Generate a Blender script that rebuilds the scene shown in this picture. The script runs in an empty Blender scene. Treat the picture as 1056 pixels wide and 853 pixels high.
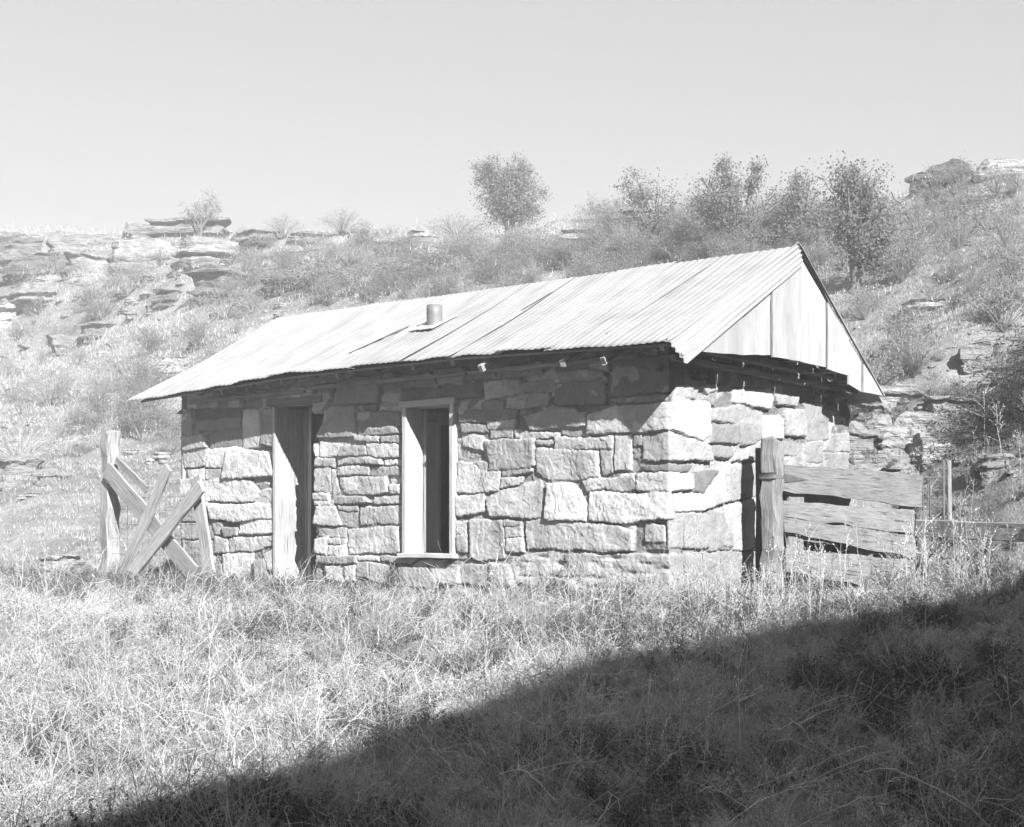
import bpy, math, random
import numpy as np
rng = np.random.default_rng(11)
random.seed(11)
D = bpy.data; scn = bpy.context.scene; COL = scn.collection

# ------------------------------------------------------------------ frame of reference
F = 1500.0; PX, PY = 528.0, 560.0; EYE = 0.5          # metres; house base is z = 0
CX, CY = 1.37, 12.7                                    # near corner of the cabin
U = np.array([-0.773, 0.634])                          # along the front wall, to the far left corner
W = np.array([0.635, 0.773])                           # along the gable wall, to the back
U = U/np.linalg.norm(U); W = np.array([U[1], -U[0]])
NF = -W; NG = -U                                       # outward normals of front wall and gable wall
LEN, DEP = 6.77, 3.5

def ray(px, py): return np.array([(px-PX)/F, 1.0, (PY-py)/F])
def P2(t=0.0, s=0.0):                                  # plan point: t along front wall, s towards the back
    return np.array([CX, CY]) + U*t + W*s
def on_plane(px, py, p0, n):                           # meet of a sight line with a vertical plane
    r = ray(px, py); k = (p0[0]*n[0]+p0[1]*n[1])/(r[0]*n[0]+r[1]*n[1])
    return np.array([r[0]*k, k, EYE+r[2]*k])
def front_ts(px, py, e=0.0):
    P = on_plane(px, py, P2()+NF*e, NF); return (P[:2]-P2()) @ U, P[2]
def gable_ts(px, py, o=0.0):
    P = on_plane(px, py, P2()+NG*o, NG); return (P[:2]-P2()) @ W, P[2]

# ------------------------------------------------------------------ noise
_perm = np.random.default_rng(5).random((64, 64, 64)).astype(np.float32)
def vnoise(x, y, z=0.0):
    x, y, z = np.broadcast_arrays(np.asarray(x, float), np.asarray(y, float), np.asarray(z, float))
    xi = np.floor(x).astype(int); yi = np.floor(y).astype(int); zi = np.floor(z).astype(int)
    fx, fy, fz = x-xi, y-yi, z-zi
    fx = fx*fx*(3-2*fx); fy = fy*fy*(3-2*fy); fz = fz*fz*(3-2*fz)
    o = 0
    for a in (0, 1):
        for b in (0, 1):
            for c in (0, 1):
                w = (fx if a else 1-fx)*(fy if b else 1-fy)*(fz if c else 1-fz)
                o = o + w*_perm[(xi+a) % 64, (yi+b) % 64, (zi+c) % 64]
    return o*2-1
def fbm(x, y, z=0.0, n=4):
    o = 0; a = 1.0; f = 1.0
    for i in range(n):
        o = o + a*vnoise(x*f+i*7.3, y*f+i*3.1, np.asarray(z)*f+i*1.7); a *= .5; f *= 2.03
    return o
def sstep(a, b, x):
    t = np.clip((x-a)/(b-a), 0, 1); return t*t*(3-2*t)

# ------------------------------------------------------------------ mesh building
def mesh_np(name, V, Fc, mat, tone=None, wuv=None, parent=None, smooth=False, loc=None):
    """V (n,3); Fc = list of face arrays, each (m,3) or (m,4)"""
    if not isinstance(Fc, (list, tuple)): Fc = [Fc]
    Fc = [np.asarray(f, np.int64) for f in Fc if len(f)]
    V = np.asarray(V, np.float32)
    me = D.meshes.new(name)
    me.vertices.add(len(V))
    if loc is not None: V = V-np.asarray(loc, np.float32)
    me.vertices.foreach_set('co', V.ravel())
    nl = sum(f.size for f in Fc); nf = sum(len(f) for f in Fc)
    me.loops.add(nl); me.polygons.add(nf)
    me.loops.foreach_set('vertex_index', np.concatenate([f.ravel() for f in Fc]).astype(np.int32))
    st = []; o = 0
    for f in Fc:
        st.append(o+np.arange(len(f))*f.shape[1]); o += f.size
    me.polygons.foreach_set('loop_start', np.concatenate(st).astype(np.int32))
    me.polygons.foreach_set('use_smooth', np.full(nf, bool(smooth)))
    if tone is not None:
        a = me.attributes.new('tone', 'FLOAT', 'POINT'); a.data.foreach_set('value', np.broadcast_to(np.asarray(tone, np.float32), (len(V),)).copy())
    if wuv is not None:
        a = me.attributes.new('wuv', 'FLOAT_VECTOR', 'POINT'); a.data.foreach_set('vector', np.asarray(wuv, np.float32).ravel())
    me.update(calc_edges=True)
    if len(V) < 60000: me.validate()
    me.materials.append(mat)
    o = D.objects.new(name, me); COL.objects.link(o)
    if loc is not None: o.location = [float(c) for c in loc]
    if parent is not None:
        o.parent = parent
        o.matrix_parent_inverse.identity()
        o.location = o.location-parent.location if loc is not None else (-parent.location.x, -parent.location.y, -parent.location.z)
    return o
class MB:
    def __init__(s): s.V = []; s.Q = []; s.T = []; s.tone = []; s.w = []; s.n = 0
    def add(s, V, Q=None, T=None, tone=.5, w=None):
        V = np.asarray(V, float)
        if Q is not None and len(Q): s.Q.append(np.asarray(Q)+s.n)
        if T is not None and len(T): s.T.append(np.asarray(T)+s.n)
        s.V.append(V); s.tone.append(np.broadcast_to(np.asarray(tone, float), (len(V),)))
        s.w.append(V.copy() if w is None else np.asarray(w, float)); s.n += len(V)
    def build(s, name, mat, parent=None, smooth=False, loc=None):
        Fc = []
        if s.Q: Fc.append(np.concatenate(s.Q))
        if s.T: Fc.append(np.concatenate(s.T))
        return mesh_np(name, np.concatenate(s.V), Fc, mat, np.concatenate(s.tone), np.concatenate(s.w), parent, smooth, loc)
BOXQ = np.array([[0,1,3,2],[4,6,7,5],[0,4,5,1],[2,3,7,6],[0,2,6,4],[1,5,7,3]])
def beam(mb, a, b, w, h, up=(0,0,1), tone=.5, n=6, wob=.006, taper=1.0, seed=None):
    """weathered length of timber from a to b, subdivided and slightly uneven, ends closed"""
    a = np.asarray(a, float); b = np.asarray(b, float); d = b-a; L = np.linalg.norm(d); d /= L
    up = np.asarray(up, float); sd = np.cross(d, up); sd /= np.linalg.norm(sd); up = np.cross(sd, d)
    r = np.random.default_rng(int(abs(a.sum()*1000)+abs(b.sum()*777)) if seed is None else seed)
    c = min(w, h)*.12
    prof = np.array([(-w/2+c,-h/2),(w/2-c,-h/2),(w/2,-h/2+c),(w/2,h/2-c),(w/2-c,h/2),(-w/2+c,h/2),(-w/2,h/2-c),(-w/2,-h/2+c)])
    V = []; ww = []; off = r.random()*50
    for i in range(n+1):
        f = i/n; sc = 1+(taper-1)*f
        pr = prof*sc+r.normal(0, wob*.35, (8, 2)); dv = r.normal(0, wob*.5, 2)
        e = r.normal(0, wob, 8) if i in (0, n) else 0
        c0 = a+d*L*f+sd*dv[0]+up*dv[1]
        V.append(c0+pr[:, :1]*sd+pr[:, 1:]*up+np.reshape(e, (-1, 1))*d if np.ndim(e) else c0+pr[:, :1]*sd+pr[:, 1:]*up)
        ww.append(np.c_[np.full(8, L*f+off), pr[:, 0]+off*1.3, pr[:, 1]])
    V = np.concatenate(V); ww = np.concatenate(ww); Q = []
    for i in range(n):
        for k in range(8):
            Q.append((i*8+k, i*8+(k+1) % 8, (i+1)*8+(k+1) % 8, (i+1)*8+k))
    for base, rev in ((0, True), (n*8, False)):
        for k in (0, 2, 4):
            pass
        idx = [base+j for j in range(8)]
        qs = [(idx[0], idx[1], idx[2], idx[7]), (idx[7], idx[2], idx[3], idx[6]), (idx[6], idx[3], idx[4], idx[5])]
        Q += [q[::-1] if not rev else q for q in qs]
    mb.add(V, Q=Q, tone=tone, w=ww)
def slab_poly(mb, pts, n, th, tone=.5, edge_n=5, jit=.004, axis=None):
    """plank from a 3D outline (quad, plane normal n), thickness th behind it, edges slightly ragged"""
    pts = np.asarray(pts, float); n = np.asarray(n, float); n = n/np.linalg.norm(n)
    r = np.random.default_rng(int(abs(pts.sum()*1000)) % 100000)
    A, B, Cc, Dd = pts; m = max(2, edge_n); k = 3
    V = []; w = []; off = r.random()*40
    L = np.linalg.norm(B-A); Hh = np.linalg.norm(Dd-A)
    for side in (0, 1):
        for i in range(m+1):
            f = i/m
            for j in range(k+1):
                g = j/k
                p = (A*(1-f)+B*f)*(1-g)+(Dd*(1-f)+Cc*f)*g
                if j in (0, k): p = p+(Dd-A)/Hh*vnoise(f*m*1.7+off, j*9.1)*jit*1.5
                if i in (0, m): p = p+(B-A)/L*vnoise(g*9+off, i*3.3)*jit*1.5
                p = p-n*th*side+n*vnoise(f*3+off, g*2)*jit*.6
                V.append(p); w.append((f*L+off, g*Hh+off, side*th))
    Q = []; S = (m+1)*(k+1)
    for i in range(m):
        for j in range(k):
            a = i*(k+1)+j
            Q.append((a, a+k+1, a+k+2, a+1)); Q.append((S+a, S+a+1, S+a+k+2, S+a+k+1))
    for i in range(m):
        a = i*(k+1); Q.append((a, S+a, S+a+k+1, a+k+1)); b = a+k; Q.append((b, b+k+1, S+b+k+1, S+b))
    for j in range(k):
        a = j; Q.append((a, a+1, S+a+1, S+a)); b = m*(k+1)+j; Q.append((b, S+b, S+b+1, b+1))
    w = np.array(w)
    if axis == 'v': w = w[:, [1, 0, 2]]
    mb.add(V, Q=Q, tone=tone, w=w)
def tube(mb, pts, rad, k=6, tone=.5, cap=True):
    pts = np.asarray(pts, float); n = len(pts); rad = np.broadcast_to(rad, (n,))
    V = []; ww = []; L = 0
    for i in range(n):
        d = pts[min(i+1, n-1)]-pts[max(i-1, 0)]; d /= (np.linalg.norm(d)+1e-9)
        ref = np.array([0, 0, 1.]) if abs(d[2]) < .9 else np.array([1., 0, 0])
        a = np.cross(d, ref); a /= np.linalg.norm(a); b = np.cross(d, a)
        if i: L += np.linalg.norm(pts[i]-pts[i-1])
        for j in range(k):
            t = 2*math.pi*j/k
            V.append(pts[i]+rad[i]*(a*math.cos(t)+b*math.sin(t))); ww.append((L, rad[i]*t, 0))
    Q = [(i*k+j, i*k+(j+1) % k, (i+1)*k+(j+1) % k, (i+1)*k+j) for i in range(n-1) for j in range(k)]
    T = []
    if cap:
        V.append(pts[-1]); ww.append((L, 0, 0)); T = [((n-1)*k+j, (n-1)*k+(j+1) % k, n*k) for j in range(k)]
    mb.add(V, Q=Q, T=T, tone=tone, w=ww)

# ------------------------------------------------------------------ custom properties
def tag(o, label=None, cat=None, group=None, kind=None):
    if label: o['label'] = label
    if cat: o['category'] = cat
    if group: o['group'] = group
    if kind: o['kind'] = kind
    return o
def empty(name, loc):
    o = D.objects.new(name, None); COL.objects.link(o); o.location = [float(c) for c in loc]; return o

# ------------------------------------------------------------------ materials
class NT:
    def __init__(s, name):
        s.m = D.materials.new(name); s.m.use_nodes = True; s.t = s.m.node_tree; s.t.nodes.clear()
        s.out = s.n('ShaderNodeOutputMaterial')
    def n(s, k, **kw):
        nd = s.t.nodes.new(k)
        for a, v in kw.items(): setattr(nd, a, v)
        return nd
    def l(s, a, b): s.t.links.new(a, b)
    def math(s, op, a, b=None, c=None, clamp=False):
        nd = s.n('ShaderNodeMath', operation=op, use_clamp=clamp)
        for i, v in enumerate((a, b, c)):
            if v is None: continue
            if isinstance(v, (int, float)): nd.inputs[i].default_value = v
            else: s.l(v, nd.inputs[i])
        return nd.outputs[0]
    def noise(s, vec, scale, detail=4, rough=.55):
        nd = s.n('ShaderNodeTexNoise'); nd.inputs['Scale'].default_value = scale
        nd.inputs['Detail'].default_value = detail; nd.inputs['Roughness'].default_value = rough
        if vec is not None: s.l(vec, nd.inputs['Vector'])
        return nd.outputs['Fac']
    def ramp(s, fac, lo, hi, a, b):
        nd = s.n('ShaderNodeMapRange'); s.l(fac, nd.inputs[0])
        for i, v in zip((1, 2, 3, 4), (lo, hi, a, b)): nd.inputs[i].default_value = v
        return nd.outputs[0]
    def vscale(s, vec, x, y, z):
        nd = s.n('ShaderNodeVectorMath', operation='MULTIPLY'); s.l(vec, nd.inputs[0]); nd.inputs[1].default_value = (x, y, z); return nd.outputs[0]
    def attr(s, name):
        return s.n('ShaderNodeAttribute', attribute_name=name)
    def grey(s, v):
        v = s.math('MULTIPLY', v, .66)
        nd = s.n('ShaderNodeCombineColor'); 
        for i in range(3): s.l(v, nd.inputs[i])
        return nd.outputs[0]
    def bsdf(s, v, rough=.9, metal=0.0, bump=None, bstr=.5, bdist=.01, spec=.3):
        b = s.n('ShaderNodeBsdfPrincipled'); s.l(s.grey(v), b.inputs['Base Color'])
        if isinstance(rough, (int, float)): b.inputs['Roughness'].default_value = rough
        else: s.l(rough, b.inputs['Roughness'])
        b.inputs['Metallic'].default_value = metal; b.inputs['Specular IOR Level'].default_value = spec
        if bump is not None:
            bn = s.n('ShaderNodeBump'); bn.inputs['Strength'].default_value = bstr; bn.inputs['Distance'].default_value = bdist
            s.l(bump, bn.inputs['Height']); s.l(bn.outputs[0], b.inputs['Normal'])
        s.l(b.outputs[0], s.out.inputs[0]); return b
def mat_stone():
    m = NT('sandstone'); tc = m.n('ShaderNodeNewGeometry').outputs['Position']; t = m.attr('tone').outputs['Fac']
    n1 = m.noise(tc, 7, 6, .65); n2 = m.noise(tc, 55, 5, .7); n3 = m.noise(tc, 2.3, 3)
    v = m.math('MULTIPLY', t, m.ramp(n1, .3, .7, .80, 1.18))
    v = m.math('MULTIPLY', v, m.ramp(n2, .3, .7, .84, 1.14))
    v = m.math('MULTIPLY', v, m.ramp(n3, .35, .7, 1.06, .9))
    bp = m.math('ADD', m.math('MULTIPLY', n1, .6), m.math('MULTIPLY', n2, .35))
    m.bsdf(v, .95, bump=bp, bstr=.8, bdist=.018, spec=.1); return m.m
def mat_rock():
    m = NT('rock_ledge'); tc = m.n('ShaderNodeNewGeometry').outputs['Position']; t = m.attr('tone').outputs['Fac']
    n1 = m.noise(tc, 2.2, 7, .62); n2 = m.noise(m.vscale(tc, 1.2, 1.2, 9), 2.2, 5, .65); n3 = m.noise(tc, 14, 5, .7)
    v = m.math('MULTIPLY', t, m.ramp(n1, .3, .7, .66, 1.25))
    v = m.math('MULTIPLY', v, m.ramp(n2, .3, .7, .74, 1.2))
    v = m.math('MULTIPLY', v, m.ramp(n3, .3, .7, .85, 1.12))
    bp = m.math('ADD', m.math('MULTIPLY', n2, .8), m.math('MULTIPLY', n3, .3))
    m.bsdf(v, .95, bump=bp, bstr=.9, bdist=.12, spec=.1); return m.m
def mat_wood(name, lo=.66, hi=1.25, knots=True):
    m = NT(name); w = m.attr('wuv').outputs['Vector']; t = m.attr('tone').outputs['Fac']
    g = m.noise(m.vscale(w, 2.0, 34, 34), 1.6, 6, .65); b = m.noise(m.vscale(w, 1.0, 3, 3), 1.8, 4); f = m.noise(m.vscale(w, 8, 160, 160), 1.2, 3)
    v = m.math('MULTIPLY', t, m.ramp(g, .3, .7, lo, hi)); v = m.math('MULTIPLY', v, m.ramp(b, .3, .7, .82, 1.15))
    v = m.math('MULTIPLY', v, m.ramp(f, .3, .7, .85, 1.12))
    if lo < .85:
        ck = m.noise(m.vscale(w, 1.1, 30, 30), 2.3, 3, .5); v = m.math('MULTIPLY', v, m.ramp(ck, .60, .66, 1.0, .38))
    bp = m.math('ADD', m.math('MULTIPLY', g, .7), m.math('MULTIPLY', f, .3))
    m.bsdf(v, .85, bump=bp, bstr=.9, bdist=.010, spec=.2); return m.m
def mat_tin():
    m = NT('galvanised_tin'); w = m.attr('wuv').outputs['Vector']; t = m.attr('tone').outputs['Fac']
    st = m.noise(m.vscale(w, 9, .5, 1), 1.5, 5, .6); p = m.noise(w, 3.0, 5, .6); sp = m.noise(w, 40, 3)
    v = m.math('MULTIPLY', t, m.ramp(st, .35, .68, .78, 1.10)); v = m.math('MULTIPLY', v, m.ramp(p, .35, .7, .88, 1.06)); v = m.math('MULTIPLY', v, m.ramp(sp, .3, .7, .95, 1.03))
    m.bsdf(v, m.ramp(p, .3, .7, .5, .7), metal=.15, bump=st, bstr=.15, bdist=.01, spec=.4); return m.m
def mat_soil():
    m = NT('pale_soil'); tc = m.n('ShaderNodeNewGeometry').outputs['Position']
    n1 = m.noise(tc, .9, 6, .6); n2 = m.noise(tc, 9, 6, .7); n3 = m.noise(tc, .15, 3)
    v = m.math('MULTIPLY', m.ramp(n1, .3, .7, .20, .38), m.ramp(n2, .3, .7, .72, 1.2)); v = m.math('MULTIPLY', v, m.ramp(n3, .3, .7, .9, 1.1))
    m.bsdf(v, 1, bump=m.math('ADD', n2, n1), bstr=.9, bdist=.08, spec=.05); return m.m
def mat_leaf(name, trans=.35):
    m = NT(name); t = m.attr('tone').outputs['Fac']; c = m.grey(t)
    d = m.n('ShaderNodeBsdfDiffuse'); m.l(c, d.inputs[0]); tr = m.n('ShaderNodeBsdfTranslucent'); m.l(c, tr.inputs[0])
    mx = m.n('ShaderNodeMixShader'); mx.inputs[0].default_value = trans; m.l(d.outputs[0], mx.inputs[1]); m.l(tr.outputs[0], mx.inputs[2])
    m.l(mx.outputs[0], m.out.inputs[0]); return m.m
def mat_plain(name, v, rough=.8, metal=0.0):
    m = NT(name); tc = m.n('ShaderNodeNewGeometry').outputs['Position']; n = m.noise(tc, 20, 4)
    m.bsdf(m.ramp(n, .3, .7, v*.8, v*1.2), rough, metal, bump=n, bstr=.3, bdist=.005); return m.m
M_STONE = mat_stone(); M_ROCK = mat_rock(); M_WOOD = mat_wood('weathered_wood'); M_FRAME = mat_wood('painted_frame_wood', .9, 1.08)
M_TIN = mat_tin(); M_SOIL = mat_soil(); M_LEAF = mat_leaf('foliage', .5); M_STRAW = mat_leaf('dry_straw', .22)
M_IRON = mat_plain('rusty_iron', .14, .7, .3); M_DARK = mat_plain('dark_boards', .06); M_BARK = mat_wood('bark', .7, 1.25)

# ------------------------------------------------------------------ terrain
QT = [-30, -12, 0, 4.2, 7.6, 12.9, 16, 18.4, 22.9, 31.9, 43.7, 70]
ZT = [9.4, 8.8, 8.6, 8.6, 8.6, 8.6, 8.84, 8.9, 9.55, 10.7, 12.3, 13.5]
def terr(x, y, fine=True):
    x = np.asarray(x, float); y = np.asarray(y, float)
    dx, dy = x-CX, y-CY
    p = dx*W[0]+dy*W[1]; q = dx*U[0]+dy*U[1]
    fg = np.interp(y, [-60, -12, 0, 6, 7.5, 9, 10.5, 12, 13.5, 400], [-3.5, -1.3, -1.12, -1.08, -1.0, -.80, -.50, -.22, -.06, -.03])
    fg = fg+np.where(y < 14, .16*sstep(3.0, 5.5, x)*sstep(6, 10.5, y), .16*sstep(3.0, 5.5, x)*sstep(17, 14, y))
    p0 = np.interp(q, [-6, -1.2, .2, 1.2, 6.5, 8], [4.2, 4.3, 4.9, 4.1, 3.9, 2.6])
    zc = np.interp(q, QT, ZT)
    f = (p-p0)/(20-p0)
    left = sstep(20, 34, q)
    gl = np.interp(f, [0, .35, .62, .72, .80, .88, 1.0, 1.5, 3], [0, .27, .52, .60, .80, .88, 1.0, .99, .97])
    gr = np.interp(f, [0, .5, .9, 1.0, 1.4, 3], [0, .50, .93, 1.0, 1.0, .97])
    g = gr*(1-left)+gl*left
    bank = (.95*sstep(p0-.1, p0+1.0, p)*sstep(3.0, .8, q))*(1-sstep(.2, 1.0, f))
    z = fg*(1-sstep(0, .1, f))+zc*g+bank
    amp = sstep(-.02, .25, f)
    z = z+amp*(.38*fbm(x*.16, y*.16, 3.0, 3)+.10*fbm(x*.9, y*.9, 9.0, 2))+.045*fbm(x*.9, y*.9, 1.0, 2)*(1-amp)
    # strata near the rim
    k = sstep(.72, .9, f)*sstep(1.3, 1.05, f)
    zz = z*1.35; st = (np.floor(zz)+sstep(.55, .95, zz-np.floor(zz)))/1.35
    z = z*(1-k*.55)+st*k*.55
    # keep the yard level round the cabin
    t_, s_ = q, p
    ins = sstep(-.6, -.2, t_)*sstep(LEN+.6, LEN+.2, t_)*sstep(-.5, -.1, s_)*sstep(DEP+.6, DEP+.2, s_)
    z = z*(1-ins)+(-.03)*ins
    return z
def hit(px, py, dmin=9.0, dmax=75.0):
    r = ray(px, py); ks = np.arange(dmin, dmax, .1)
    zt = terr(r[0]*ks, ks); zr = EYE+r[2]*ks
    b = np.nonzero(zr < zt)[0]
    if len(b): k = ks[b[0]]
    else: k = ks[np.argmin(zr-zt)]
    return np.array([r[0]*k, k, float(terr(r[0]*k, k))]), k

def axis_pts(lo, hi, core_lo, core_hi, step, grow=1.09):
    a = list(np.arange(core_lo, core_hi, step)); s = step; v = a[-1]
    while v < hi: s *= grow; v += s; a.append(v)
    s = step; v = core_lo; b = []
    while v > lo: s *= grow; v -= s; b.append(v)
    return np.array(b[::-1]+a)
xs = axis_pts(-230, 230, -24, 16, .16, 1.08); ys = axis_pts(-60, 300, 5, 60, .2, 1.1)
gx, gy = np.meshgrid(xs, ys); gz = terr(gx, gy)
nx, ny = len(xs), len(ys); idx = np.arange(nx*ny).reshape(ny, nx)
Q = np.stack([idx[:-1, :-1], idx[:-1, 1:], idx[1:, 1:], idx[1:, :-1]], -1).reshape(-1, 4)
tag(mesh_np('ground', np.stack([gx.ravel(), gy.ravel(), gz.ravel()], 1), Q, M_SOIL, smooth=True), kind='structure',
    label='dry pale ground rising to the rocky hillside behind the cabin')

# bluff behind the viewer on the sun's side: it throws the long shade across the foreground
SUNH = np.array([.425, -.905]); SUNH = SUNH/np.linalg.norm(SUNH); TANE = .62
edge = [(-260, 900), (90, 864), (170, 841), (290, 810), (390, 771), (526, 727), (626, 695), (752, 670), (887, 650), (993, 630), (1054, 608), (1250, 560)]
crest = []
for i, (a, b) in enumerate(edge):
    if a < 0: E = np.array([-5.2, 5.6, -2.6])
    elif a > 1100: E = np.array([7.0, 11.4, .25])
    else:
        h_, d_ = hit(a, b, 4.5, 30); E = h_+np.array([0, 0, .13])
    Lh = 17.0
    crest.append(np.array([E[0]+SUNH[0]*Lh, E[1]+SUNH[1]*Lh, E[2]+TANE*Lh]))
crest.sort(key=lambda c: c[0]); crest = np.array(crest)
crest = np.vstack([crest[0]+[-5, -4.5, -4], crest, crest[-1]+[9, 1.0, .5], crest[-1]+[20, 4.0, -1.5], crest[-1]+[34, 5.0, -7]])
ccx = np.linspace(crest[0, 0], crest[-1, 0], 150); ccy = np.interp(ccx, crest[:, 0], crest[:, 1]); ccz = np.interp(ccx, crest[:, 0], crest[:, 2])
V = []; prof = [(-16, -.05), (-9, .45), (-4.5, .80), (-1.6, .97), (0, 1.0), (.9, .9), (1.8, .62), (2.7, .45), (3.8, .2), (5.5, 0.0)]
prof = np.array(prof); pu = np.linspace(0, len(prof)-1, 48)
po = np.interp(pu, range(len(prof)), prof[:, 0]); ph = np.interp(pu, range(len(prof)), prof[:, 1])
bx, bo = np.meshgrid(ccx, po); _, bh = np.meshgrid(ccx, ph)
by = ccy[None, :]+bo; gb = terr(bx, by)-.3
bz = gb+(ccz[None, :]+.0-gb)*bh
nz = fbm(bx*.7, by*.7, bz*.9, 4); bx2 = bx+nz*.35*(bh < .97); by2 = by+nz*.3*(bh < .97); bz2 = bz+.10*fbm(bx*1.7, by*1.7, 2, 3)*(bh > .1)
idx = np.arange(bx.size).reshape(bx.shape)
Q = np.stack([idx[:-1, :-1], idx[:-1, 1:], idx[1:, 1:], idx[1:, :-1]], -1).reshape(-1, 4)
tag(mesh_np('hill', np.stack([bx2.ravel(), by2.ravel(), bz2.ravel()], 1), Q, M_ROCK, tone=.34, smooth=True), kind='structure', label='rocky bluff behind the viewer that shades the foreground')

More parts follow.
